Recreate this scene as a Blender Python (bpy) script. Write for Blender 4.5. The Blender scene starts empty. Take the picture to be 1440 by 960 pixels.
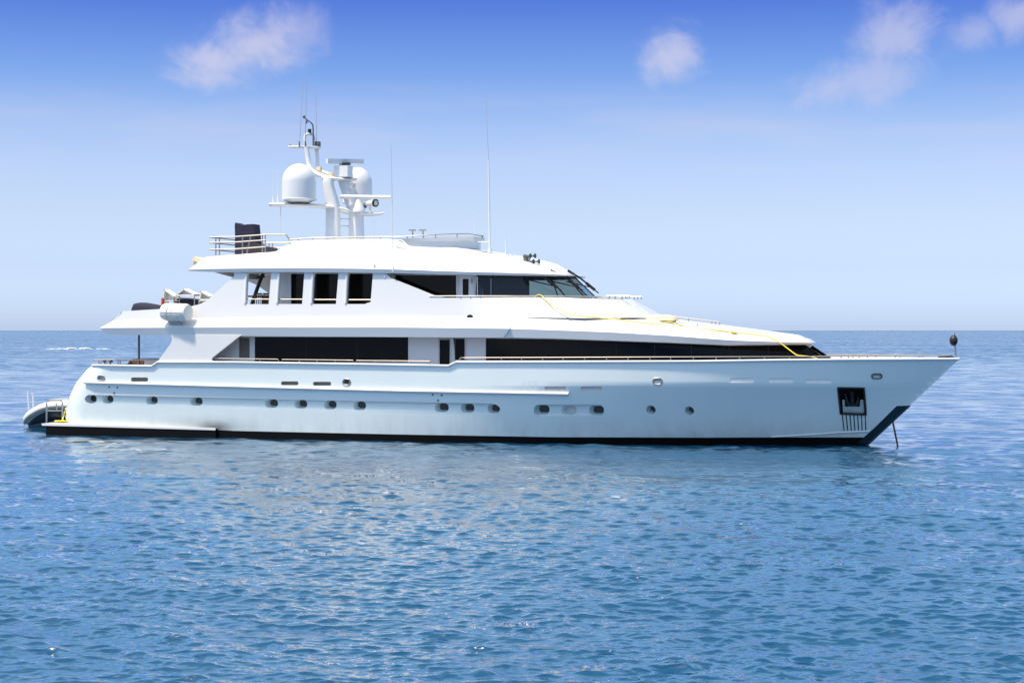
import bpy, math, random
import numpy as np
from mathutils import Vector
from mathutils.geometry import delaunay_2d_cdt
random.seed(7)
sc = bpy.context.scene
COL = sc.collection
R = math.radians

# ------------------------------------------------------------------ camera
FPX = 2500.0                      # focal length in photo pixels (1440 wide)
YAW = R(18.0)
CAM = (31.1, -84.9, 5.4)
cam = bpy.data.cameras.new('camera')
cam.sensor_width = 36.0
cam.lens = FPX / 1440 * 36
cam.shift_y = -15 / 1440
cam.clip_start = 0.5
cam.clip_end = 2000000
co = bpy.data.objects.new('camera', cam)
co.location = CAM
co.rotation_euler = (R(90), 0, YAW)
COL.objects.link(co)
sc.camera = co

# ------------------------------------------------------------------ sky
SUN = Vector((-0.27, -0.30, 0.915)).normalized()      # towards the sun
w = bpy.data.worlds.new('World')
sc.world = w
w.use_nodes = True
nt = w.node_tree
bg = nt.nodes['Background']
def N(tree, typ, **kw):
    n = tree.nodes.new(typ)
    for k, v in kw.items():
        setattr(n, k, v)
    return n
def mth(tree, op, a, b=None, c=None, clamp=False):
    n = N(tree, 'ShaderNodeMath', operation=op)
    n.use_clamp = clamp
    for i, x in enumerate((a, b, c)):
        if x is None: continue
        if isinstance(x, (int, float)): n.inputs[i].default_value = x
        else: tree.links.new(x, n.inputs[i])
    return n.outputs[0]
sky = N(nt, 'ShaderNodeTexSky', sky_type='NISHITA', sun_disc=False)
sky.sun_elevation = math.asin(SUN.z)
sky.sun_rotation = math.atan2(SUN.x, SUN.y)
tc = N(nt, 'ShaderNodeTexCoord')
nrm = N(nt, 'ShaderNodeVectorMath', operation='NORMALIZE')
nt.links.new(tc.outputs['Generated'], nrm.inputs[0])
sep = N(nt, 'ShaderNodeSeparateXYZ')
nt.links.new(nrm.outputs[0], sep.inputs[0])
ramp = N(nt, 'ShaderNodeValToRGB')
nt.links.new(sep.outputs['Z'], ramp.inputs[0])
STOPS = [(0.000, (.80, 1.00, 1.60)), (0.017, (.68, .85, 1.38)), (0.035, (.60, .70, 1.10)), (0.065, (.61, .635, .855)), (0.090, (.59, .60, .81)),
         (0.112, (.51, .545, .755)), (0.143, (.315, .42, .70)), (0.187, (.145, .23, .61)), (0.235, (.46, .66, .96)), (0.31, (1.1, 1.36, 1.33)),
         (0.45, (1.45, 1.45, 1.2)), (0.70, (1.35, 1.22, 1.0)), (1.0, (1.3, 1.18, 1.0))]
el = ramp.color_ramp.elements
while len(el) < len(STOPS):
    el.new(0.5)
for e, (p, c) in zip(el, STOPS):
    e.position = p
    e.color = (c[0] * .5, c[1] * .5, c[2] * .5, 1)
mul = N(nt, 'ShaderNodeVectorMath', operation='MULTIPLY')
nt.links.new(sky.outputs[0], mul.inputs[0])
nt.links.new(ramp.outputs[0], mul.inputs[1])
sc2 = N(nt, 'ShaderNodeVectorMath', operation='SCALE')
sc2.inputs['Scale'].default_value = 2.0
nt.links.new(mul.outputs[0], sc2.inputs[0])
# small fair-weather clouds: soft noise-broken blobs at fixed bearings and heights in the sky
fx, fy_ = -math.sin(YAW), math.cos(YAW)
def dotv(vec):
    d = N(nt, 'ShaderNodeVectorMath', operation='DOT_PRODUCT')
    nt.links.new(nrm.outputs[0], d.inputs[0])
    d.inputs[1].default_value = vec
    return d.outputs['Value']
fwd = mth(nt, 'MAXIMUM', dotv((fx, fy_, 0)), 0.02)
azi = mth(nt, 'DIVIDE', dotv((fy_, -fx, 0)), fwd)
ele = mth(nt, 'DIVIDE', sep.outputs['Z'], fwd)
cxy = N(nt, 'ShaderNodeCombineXYZ')
nt.links.new(azi, cxy.inputs[0]); nt.links.new(ele, cxy.inputs[1])
def noise(scale, detail, dist=0.0, rough=.55, off=(0, 0, 0), sc3=(1, 1, 1)):
    mp = N(nt, 'ShaderNodeMapping')
    mp.inputs['Location'].default_value = off
    mp.inputs['Scale'].default_value = sc3
    nt.links.new(cxy.outputs[0], mp.inputs[0])
    n = N(nt, 'ShaderNodeTexNoise')
    n.inputs['Scale'].default_value = scale; n.inputs['Detail'].default_value = detail
    n.inputs['Roughness'].default_value = rough; n.inputs['Distortion'].default_value = dist
    nt.links.new(mp.outputs[0], n.inputs[0])
    return n.outputs[0]
nz = noise(36, 7, .7, .6, (4.3, 2.1, 0))
nf = noise(95, 5, .3, .6, (3, 1, 0))
CLOUDS = [((358, 62), (88, 52), .30, .72), ((300, 86), (72, 36), .1, .70), ((410, 50), (66, 46), .5, .38), ((943, 82), (52, 44), .5, .66), ((1258, 50), (74, 56), .75, .52),
          ((1240, 105), (70, 46), .5, .42), ((1170, 122), (66, 36), .25, .45), ((1428, 22), (60, 36), .45, .52), ((1375, 46), (60, 30), .25, .36)]
tot = None
for (u, v), (ru, rv), tilt, amt in CLOUDS:
    a0, e0 = (u - 720) / FPX, (465 - v) / FPX
    da = mth(nt, 'SUBTRACT', azi, a0); de = mth(nt, 'SUBTRACT', ele, e0)
    ca, sa = math.cos(tilt), math.sin(tilt)
    p = mth(nt, 'DIVIDE', mth(nt, 'ADD', mth(nt, 'MULTIPLY', da, ca), mth(nt, 'MULTIPLY', de, sa)), ru / FPX)
    q = mth(nt, 'DIVIDE', mth(nt, 'SUBTRACT', mth(nt, 'MULTIPLY', de, ca), mth(nt, 'MULTIPLY', da, sa)), rv / FPX)
    r = mth(nt, 'SQRT', mth(nt, 'ADD', mth(nt, 'MULTIPLY', p, p), mth(nt, 'MULTIPLY', q, q)))
    m = mth(nt, 'SUBTRACT', 1.0, r)
    m = mth(nt, 'ADD', m, mth(nt, 'MULTIPLY', mth(nt, 'SUBTRACT', nz, .5), 1.6))
    m = mth(nt, 'ADD', m, mth(nt, 'MULTIPLY', mth(nt, 'SUBTRACT', nf, .5), .6))
    mr = N(nt, 'ShaderNodeMapRange', interpolation_type='SMOOTHERSTEP')
    mr.inputs['From Min'].default_value = -.35; mr.inputs['From Max'].default_value = 1.05
    nt.links.new(m, mr.inputs[0])
    m = mth(nt, 'MULTIPLY', mr.outputs[0], amt)
    tot = m if tot is None else mth(nt, 'MAXIMUM', tot, m)
# a thin high veil of streaky cirrus low in the sky
vl = noise(7, 4, .4, .5, (0, .0, 0), (1, 7, 1))
band = mth(nt, 'SUBTRACT', 1.0, mth(nt, 'ABSOLUTE', mth(nt, 'DIVIDE', mth(nt, 'SUBTRACT', ele, .112), .03)), clamp=True)
veil = mth(nt, 'MULTIPLY', mth(nt, 'MULTIPLY', band, mth(nt, 'SUBTRACT', vl, .38, clamp=True)), 1.0)
tot = mth(nt, 'MAXIMUM', tot, veil)
tot = mth(nt, 'MULTIPLY', tot, mth(nt, 'GREATER_THAN', dotv((fx, fy_, 0)), .1))
mixc = N(nt, 'ShaderNodeMix', data_type='RGBA')
nt.links.new(tot, mixc.inputs['Factor'])
nt.links.new(sc2.outputs[0], mixc.inputs['A'])
mixc.inputs['B'].default_value = (3.15, 3.05, 3.75, 1)
nt.links.new(mixc.outputs['Result'], bg.inputs['Color'])
bg.inputs['Strength'].default_value = 0.12

# ------------------------------------------------------------------ sun, exposure
sl = bpy.data.lights.new('sun', 'SUN')
sl.energy = 3.4
sl.angle = R(4)
sl.color = (1.0, .87, .69)
so = bpy.data.objects.new('sun', sl)
so.rotation_euler = SUN.to_track_quat('Z', 'Y').to_euler()
so.location = (0, 0, 60)
COL.objects.link(so)
sc.view_settings.view_transform = 'Standard'
sc.view_settings.look = 'None'
sc.view_settings.exposure = 0.9
sc.view_settings.gamma = 1
sc.cycles.max_bounces = 8
sc.cycles.transparent_max_bounces = 12
sc.cycles.sample_clamp_indirect = 6
sc.cycles.sample_clamp_direct = 1.0

# ------------------------------------------------------------------ projection helpers
FW = (-math.sin(YAW), math.cos(YAW)); RT = (math.cos(YAW), math.sin(YAW))
def P(u, v, y):
    dx = FPX * FW[0] + (u - 720) * RT[0]; dy = FPX * FW[1] + (u - 720) * RT[1]; dz = -(v - 465)
    t = (y - CAM[1]) / dy
    return (CAM[0] + t * dx, y, CAM[2] + t * dz)
def onto(u, v, fy):
    y = -4.0
    for _ in range(14):
        X, _y, Z = P(u, v, y)
        y = .4 * y + .6 * fy(X, Z)
    return (X, y, Z)
def dens(px, step=10.0, closed=False):
    out = []
    n = len(px)
    for i in range(n if closed else n - 1):
        a, b = px[i], px[(i + 1) % n]
        k = max(1, int(math.ceil(math.hypot(b[0] - a[0], b[1] - a[1]) / step)))
        for j in range(k):
            t = j / k
            out.append(tuple(a[m] + (b[m] - a[m]) * t for m in range(len(a))))
    if not closed: out.append(tuple(px[-1]))
    return out
def interp(tab):
    xs = [a for a, b in tab]; ys = [b for a, b in tab]
    return lambda x: float(np.interp(x, xs, ys))

# ------------------------------------------------------------------ materials
def mat(name, col, rough=.4, metal=0.0, coat=0.0, spec=.5, vary=.06, vscale=3.0, bump=0.0, bscale=30.0):
    m = bpy.data.materials.new(name)
    m.use_nodes = True
    t = m.node_tree
    b = t.nodes['Principled BSDF']
    b.inputs['Roughness'].default_value = rough
    b.inputs['Metallic'].default_value = metal
    b.inputs['Coat Weight'].default_value = coat
    b.inputs['Coat Roughness'].default_value = .05
    b.inputs['Specular IOR Level'].default_value = spec
    c = N(t, 'ShaderNodeTexCoord')
    n = N(t, 'ShaderNodeTexNoise')
    n.inputs['Scale'].default_value = vscale; n.inputs['Detail'].default_value = 5
    t.links.new(c.outputs['Object'], n.inputs['Vector'])
    mx = N(t, 'ShaderNodeMix', data_type='RGBA')
    mx.inputs['A'].default_value = tuple(x * (1 - vary) for x in col) + (1,)
    mx.inputs['B'].default_value = tuple(min(1, x * (1 + vary)) for x in col) + (1,)
    t.links.new(n.outputs[0], mx.inputs['Factor'])
    t.links.new(mx.outputs['Result'], b.inputs['Base Color'])
    if bump:
        n2 = N(t, 'ShaderNodeTexNoise'); n2.inputs['Scale'].default_value = bscale; n2.inputs['Detail'].default_value = 4
        t.links.new(c.outputs['Object'], n2.inputs['Vector'])
        bp = N(t, 'ShaderNodeBump'); bp.inputs['Strength'].default_value = bump; bp.inputs['Distance'].default_value = .02
        t.links.new(n2.outputs[0], bp.inputs['Height']); t.links.new(bp.outputs[0], b.inputs['Normal'])
    m.diffuse_color = tuple(col) + (1,)
    return m
WHITE = mat('white_paint', (.70, .705, .71), .32, coat=.35, vary=.025, vscale=.6)
HULLW = mat('white_hull_paint', (.725, .79, .785), .22, coat=.6, vary=.035, vscale=.5, bump=.12, bscale=1.1)
STEEL = mat('polished_steel', (.36, .34, .32), .3, metal=.6)
GLASS = mat('black_glass', (.007, .006, .005), .04, spec=.12, vary=.3, vscale=.35)
PORTG = mat('porthole_glass', (.035, .042, .042), .06, spec=.3, vary=.3)
BLACK = mat('black_bottom_paint', (.004, .0035, .0035), .5, spec=.12, vary=.3)
RUBBER = mat('black_rubber', (.012, .012, .013), .5)
NAVY = mat('navy_canvas', (.012, .012, .035), .85, bump=.4, bscale=9, vary=.2)
CHARC = mat('dark_grey_cover', (.025, .022, .03), .85, bump=.4, bscale=8, vary=.25)
CREAM = mat('cream_canvas', (.72, .60, .40), .8, bump=.3, bscale=6)
RAFTW = mat('white_fibreglass', (.72, .72, .68), .45, vary=.08)
SLOTW = mat('white_slot_lining', (.90, .87, .83), .5)
BEIGE = mat('beige_lining', (.62, .55, .50), .6)
BROWNV = mat('brown_louvre', (.16, .14, .12), .6, vary=.2)
WOOD = mat('brown_teak', (.14, .06, .03), .5, vary=.3, vscale=8)
TEAK = mat('teak_deck', (.35, .24, .14), .7, vary=.2, vscale=6)
YELLOW = mat('yellow_hose', (.75, .60, .05), .5)
GREY = mat('grey_paint', (.42, .43, .44), .45)
DKGREY = mat('dark_steel', (.10, .11, .10), .4)
TEALD = mat('dark_stem_armour', (.010, .032, .042), .35, metal=.3)
PLATE = mat('stained_steel', (.66, .63, .58), .4, metal=.5, vary=.3, vscale=5)
RUST = mat('rusty_chain', (.045, .025, .02), .8, vary=.4, vscale=20)
RED = mat('red_plastic', (.6, .04, .03), .5)
BLUEP = mat('blue_plastic', (.05, .2, .5), .4)
ORANGE = mat('orange_plastic', (.7, .25, .06), .4)
PLEATHER = mat('dark_interior', (.03, .025, .02), .6)
TENDH = mat('navy_tender_hull', (.012, .016, .03), .3, coat=.4)
TGREY = mat('grey_tender_bottom', (.16, .20, .24), .4)
LENS = mat('lens_glass', (.55, .58, .5), .1)
# exhaust soot low on the hull, a stain with its own place on the paint
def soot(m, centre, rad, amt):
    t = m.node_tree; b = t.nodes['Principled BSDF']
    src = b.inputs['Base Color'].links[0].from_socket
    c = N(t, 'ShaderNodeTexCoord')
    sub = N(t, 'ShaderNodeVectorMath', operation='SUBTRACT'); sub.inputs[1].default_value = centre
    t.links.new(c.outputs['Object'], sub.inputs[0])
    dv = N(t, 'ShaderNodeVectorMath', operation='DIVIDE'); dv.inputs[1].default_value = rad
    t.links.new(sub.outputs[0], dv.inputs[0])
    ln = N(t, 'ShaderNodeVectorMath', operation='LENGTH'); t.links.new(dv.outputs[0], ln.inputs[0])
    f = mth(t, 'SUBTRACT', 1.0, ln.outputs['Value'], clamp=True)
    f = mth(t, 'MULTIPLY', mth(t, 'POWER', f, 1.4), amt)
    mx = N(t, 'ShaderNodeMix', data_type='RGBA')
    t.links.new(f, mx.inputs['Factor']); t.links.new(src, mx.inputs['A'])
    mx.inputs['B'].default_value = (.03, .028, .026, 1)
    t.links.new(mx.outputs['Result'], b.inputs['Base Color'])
# streaky waterline grime, doubling as shade painted into the lower hull colour
def grime_and_shade(m):
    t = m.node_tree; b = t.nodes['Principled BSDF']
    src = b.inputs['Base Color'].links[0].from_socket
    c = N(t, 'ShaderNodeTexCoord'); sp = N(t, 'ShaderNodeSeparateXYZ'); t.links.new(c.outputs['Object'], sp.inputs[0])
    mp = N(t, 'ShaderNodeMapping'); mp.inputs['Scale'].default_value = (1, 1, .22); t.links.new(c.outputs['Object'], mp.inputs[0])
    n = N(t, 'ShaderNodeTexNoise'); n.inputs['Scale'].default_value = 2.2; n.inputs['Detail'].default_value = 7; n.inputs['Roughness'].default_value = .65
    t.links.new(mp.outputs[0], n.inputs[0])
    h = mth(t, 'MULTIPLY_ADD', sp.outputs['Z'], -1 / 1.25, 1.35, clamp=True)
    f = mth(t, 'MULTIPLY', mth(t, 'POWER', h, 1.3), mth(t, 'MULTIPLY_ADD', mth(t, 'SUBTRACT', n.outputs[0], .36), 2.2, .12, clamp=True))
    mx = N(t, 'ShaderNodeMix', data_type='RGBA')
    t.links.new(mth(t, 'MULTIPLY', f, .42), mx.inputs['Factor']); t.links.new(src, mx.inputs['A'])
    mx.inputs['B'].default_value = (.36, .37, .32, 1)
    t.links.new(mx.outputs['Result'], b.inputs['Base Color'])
grime_and_shade(HULLW)
# tinted bridge glass one can look through
TINT = bpy.data.materials.new('tinted_bridge_glass'); TINT.use_nodes = True
t = TINT.node_tree; t.nodes.remove(t.nodes['Principled BSDF'])
tr = N(t, 'ShaderNodeBsdfTransparent'); tr.inputs[0].default_value = (.46, .54, .53, 1)
gl = N(t, 'ShaderNodeBsdfGlossy'); gl.inputs['Roughness'].default_value = .03
fr = N(t, 'ShaderNodeFresnel'); fr.inputs[0].default_value = 1.5
gm = N(t, 'ShaderNodeNewGeometry')
t.links.new(mth(t, 'MULTIPLY_ADD', gm.outputs['Backfacing'], 1 / 1.5 - 1.5, 1.5), fr.inputs[0])
ms = N(t, 'ShaderNodeMixShader')
t.links.new(fr.outputs[0], ms.inputs[0]); t.links.new(tr.outputs[0], ms.inputs[1]); t.links.new(gl.outputs[0], ms.inputs[2])
t.links.new(ms.outputs[0], t.nodes['Material Output'].inputs[0])

# ------------------------------------------------------------------ mesh builder
class MB:
    def __init__(s): s.v = []; s.f = []; s.sm = []; s.n = {}; s.mi = []; s.cur = 0; s.pair = False; s.backs = []
    def add(s, vs, fs, smooth=True, normals=None):
        o = len(s.v)
        s.v += [tuple(p) for p in vs]
        for f in fs:
            s.f.append(tuple(i + o for i in f)); s.sm.append(smooth); s.mi.append(s.cur)
        if normals:
            for i, nn in enumerate(normals): s.n[o + i] = nn
        return s
    def mirror(s):
        n = len(s.v); o = n
        s.v += [(x, -y, z) for x, y, z in s.v]
        fs = [tuple(reversed([i + o for i in f])) for f in s.f]
        s.f += fs; s.sm += list(s.sm); s.mi += list(s.mi)
        for k in list(s.n):
            a, b, c = s.n[k]; s.n[k + o] = (a, -b, c)
        return s
    def twin(s): s.pair = True; return s
    def grid(s, rows, smooth=True, closed=False):
        vs = [p for r in rows for p in r]; m = len(rows[0]); fs = []
        for i in range(len(rows) - 1):
            for j in range(m if closed else m - 1):
                k = (j + 1) % m
                fs.append((i * m + j, i * m + k, (i + 1) * m + k, (i + 1) * m + j))
        return s.add(vs, fs, smooth)
    def poly(s, pts): return s.add(pts, [tuple(range(len(pts)))], False)
    def box(s, a, b):
        (x0, y0, z0), (x1, y1, z1) = a, b
        vs = [(x, y, z) for x in (x0, x1) for y in (y0, y1) for z in (z0, z1)]
        return s.add(vs, [(0, 1, 3, 2), (4, 6, 7, 5), (0, 4, 5, 1), (2, 3, 7, 6), (0, 2, 6, 4), (1, 5, 7, 3)], False)
    def prism(s, pts, off):                       # polygon pushed along a vector
        n = len(pts); q = [tuple(p[i] + off[i] for i in range(3)) for p in pts]
        fs = [tuple(range(n)), tuple(reversed(range(n, 2 * n)))] + [(i, i + n, (i + 1) % n + n, (i + 1) % n) for i in range(n)]
        return s.add(list(pts) + q, fs, False)
    def tube(s, path, r, k=8, flat=None, smooth=True):
        path = [Vector(p) for p in path]; rows = []
        for i, p in enumerate(path):
            d = (path[min(i + 1, len(path) - 1)] - path[max(i - 1, 0)]).normalized()
            ref = Vector((0, 0, 1)) if abs(d.z) < .9 else Vector((1, 0, 0))
            a = d.cross(ref).normalized(); b = a.cross(d).normalized()
            rr = r[i] if isinstance(r, (list, tuple)) else r
            ra, rb = (rr, rr) if flat is None else (rr * flat, rr)
            rows.append([tuple(p + a * (math.cos(2 * math.pi * j / k) * ra) + b * (math.sin(2 * math.pi * j / k) * rb)) for j in range(k)])
        s.grid(rows, smooth, True)
        s.add(rows[0], [tuple(reversed(range(k)))], False); s.add(rows[-1], [tuple(range(k))], False)
        return s
    def lathe(s, prof, base, axis=(0, 0, 1), k=28):
        ax = Vector(axis).normalized(); ref = Vector((1, 0, 0)) if abs(ax.x) < .9 else Vector((0, 0, 1))
        a = ax.cross(ref).normalized(); b = ax.cross(a); base = Vector(base)
        rows = [[tuple(base + ax * h + a * (r * math.cos(2 * math.pi * j / k)) + b * (r * math.sin(2 * math.pi * j / k))) for j in range(k)] for r, h in prof]
        return s.grid(rows, True, True)
    def build(s, name, material, parent=None, base=(0, 0, 0), ang=32):
        if s.pair:                                # the same part again on the far side
            q = MB(); q.v = [(x, -y, z) for x, y, z in s.v]; q.f = [tuple(reversed(f)) for f in s.f]; q.sm = s.sm; q.mi = s.mi
            q.n = {k: (a, -b, c) for k, (a, b, c) in s.n.items()}
            first = s.build_one(name, material, parent, base, ang)
            q.build_one(name, material, parent, base, ang)
            return first
        return s.build_one(name, material, parent, base, ang)
    def build_one(s, name, material, parent, base, ang):
        me = bpy.data.meshes.new(name)
        me.from_pydata([(x - base[0], y - base[1], z - base[2]) for x, y, z in s.v], [], s.f)
        for m in (material if isinstance(material, (list, tuple)) else [material]): me.materials.append(m)
        me.polygons.foreach_set('use_smooth', s.sm)
        me.polygons.foreach_set('material_index', s.mi)
        me.set_sharp_from_angle(angle=R(ang))
        if s.n:
            ln = []
            for p in me.polygons:
                for li in p.loop_indices:
                    ln.append(s.n.get(me.loops[li].vertex_index, (0, 0, 0)))
            me.normals_split_custom_set(ln)
        me.update()
        o = bpy.data.objects.new(name, me)
        COL.objects.link(o)
        if parent: o.parent = parent
        return o
def tag(o, label, cat, group=None):
    o['label'] = label; o['category'] = cat
    if group: o['group'] = group
    return o
def thing(name, label, cat, loc=(0, 0, 0), group=None):
    o = bpy.data.objects.new(name, None); o.empty_display_size = .3
    o.location = loc; COL.objects.link(o)
    return tag(o, label, cat, group)

def inpoly(x, z, poly):
    c = False; n = len(poly); j = n - 1
    for i in range(n):
        xi, zi = poly[i]; xj, zj = poly[j]
        if (zi > z) != (zj > z) and x < (xj - xi) * (z - zi) / (zj - zi) + xi: c = not c
        j = i
    return c
def panel(mb, outline, holes, fy, depth=.1, step=.45, pstep=10, edge=0.0, hstep=4, taper=None):
    """curved side plate y=fy(X,Z) with cut openings; outline and openings given as seen, solved on to the plate"""
    def loop(px, st):
        out = []
        for u, v in dens(px, st, True):
            X, _y, Z = onto(u, v, fy)
            out.append((X, Z))
        return out
    ol = loop(outline, pstep); hl = [loop(h, hstep) for h in holes]
    pts = []; ed = []
    for lp in [ol] + hl:
        o = len(pts); pts += lp
        ed += [(o + i, o + (i + 1) % len(lp)) for i in range(len(lp))]
    xs = [p[0] for p in ol]; zs = [p[1] for p in ol]
    x = min(xs) + step * .37
    while x < max(xs):
        z = min(zs) + step * .31
        while z < max(zs):
            if inpoly(x, z, ol) and not any(inpoly(x, z, h) for h in hl): pts.append((x, z))
            z += step
        x += step
    vo, eo, fo, _a, _b, _c = delaunay_2d_cdt([Vector(p) for p in pts], ed, [], 0, 1e-5)
    vs = []; ns = []
    for p in vo:
        X, Z = p.x, p.y
        e = .04
        gx = (fy(X + e, Z) - fy(X - e, Z)) / (2 * e); gz = (fy(X, Z + e) - fy(X, Z - e)) / (2 * e)
        gx = max(-6, min(6, gx))
        vs.append((X, fy(X, Z), Z)); ns.append(tuple(Vector((gx, -1, gz)).normalized()))
    fs = []
    for f in fo:
        cx = sum(vo[i].x for i in f) / len(f); cz = sum(vo[i].y for i in f) / len(f)
        if not inpoly(cx, cz, ol) or any(inpoly(cx, cz, h) for h in hl): continue
        a, b, c = (vo[i] for i in f[:3])
        fs.append(tuple(f) if (b - a).cross(c - a) > 0 else tuple(reversed(f)))
    mb.add(vs, fs, True, ns)
    for lp, d in [(h, depth) for h in hl] + ([(ol, edge)] if edge else []):
        if not d: continue
        r0 = [(X, fy(X, Z), Z) for X, Z in lp]; r1 = [(X, fy(X, Z) + d, Z) for X, Z in lp]
        if taper and lp is not ol:
            cx = sum(p[0] for p in lp) / len(lp); cz = sum(p[1] for p in lp) / len(lp); q = []
            for X, Z in lp:
                X2 = cx + (X - cx) * taper[0] + taper[1]; Z2 = cz + (Z - cz) * taper[0] + taper[2]
                q.append((X2, fy(cx, cz) + d, Z2))
            r1 = q; mb.backs.append(q)
        mb.grid([r0, r1], True, True)
    return mb
def rr(u0, v0, u1, v1, r, sl=0.0, k=4):
    """rounded rectangle; sl slides the top edge sideways"""
    out = []
    for cx, cy, a0 in ((u1 - r, v0 + r, -90), (u1 - r, v1 - r, 0), (u0 + r, v1 - r, 90), (u0 + r, v0 + r, 180)):
        for i in range(k + 1):
            a = R(a0 + 90 * i / k)
            x, y = cx + r * math.cos(a), cy + r * math.sin(a)
            out.append((x + sl * (v1 - y) / (v1 - v0), y))
    return out
def ell(u, v, ru, rv, tilt=0, n=18):
    out = []
    for i in range(n):
        a = 2 * math.pi * i / n; x, y = ru * math.cos(a), rv * math.sin(a)
        out.append((u + x * math.cos(tilt) - y * math.sin(tilt), v + x * math.sin(tilt) + y * math.cos(tilt)))
    return out
def line(px, fy, off=0.0, step=10):
    out = []
    for u, v in dens(px, step):
        X, y, Z = onto(u, v, fy); out.append((X, y - off, Z))
    return out
def pline(px):                                     # px with its own y: (u, v, y)
    return [P(*p) for p in px]
def resamp(pts, n):
    pts = [np.array(p) for p in pts]
    d = [0]
    for a, b in zip(pts[:-1], pts[1:]): d.append(d[-1] + float(np.linalg.norm(b - a)))
    tt = np.linspace(0, d[-1], n)
    return [tuple(float(np.interp(q, d, [p[k] for p in pts])) for k in range(3)) for q in tt]
def smooth_px(px, n):
    """Catmull-Rom through the given points"""
    out = []; m = len(px)
    for i in range(m - 1):
        p0, p1, p2, p3 = (np.array(px[max(0, min(m - 1, j))], float) for j in (i - 1, i, i + 1, i + 2))
        for k in range(n):
            q = k / n
            out.append(tuple(.5 * (2 * p1 + (p2 - p0) * q + (2 * p0 - 5 * p1 + 4 * p2 - p3) * q * q + (3 * p1 - p0 - 3 * p2 + p3) * q ** 3)))
    out.append(tuple(px[-1])); return out

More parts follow.
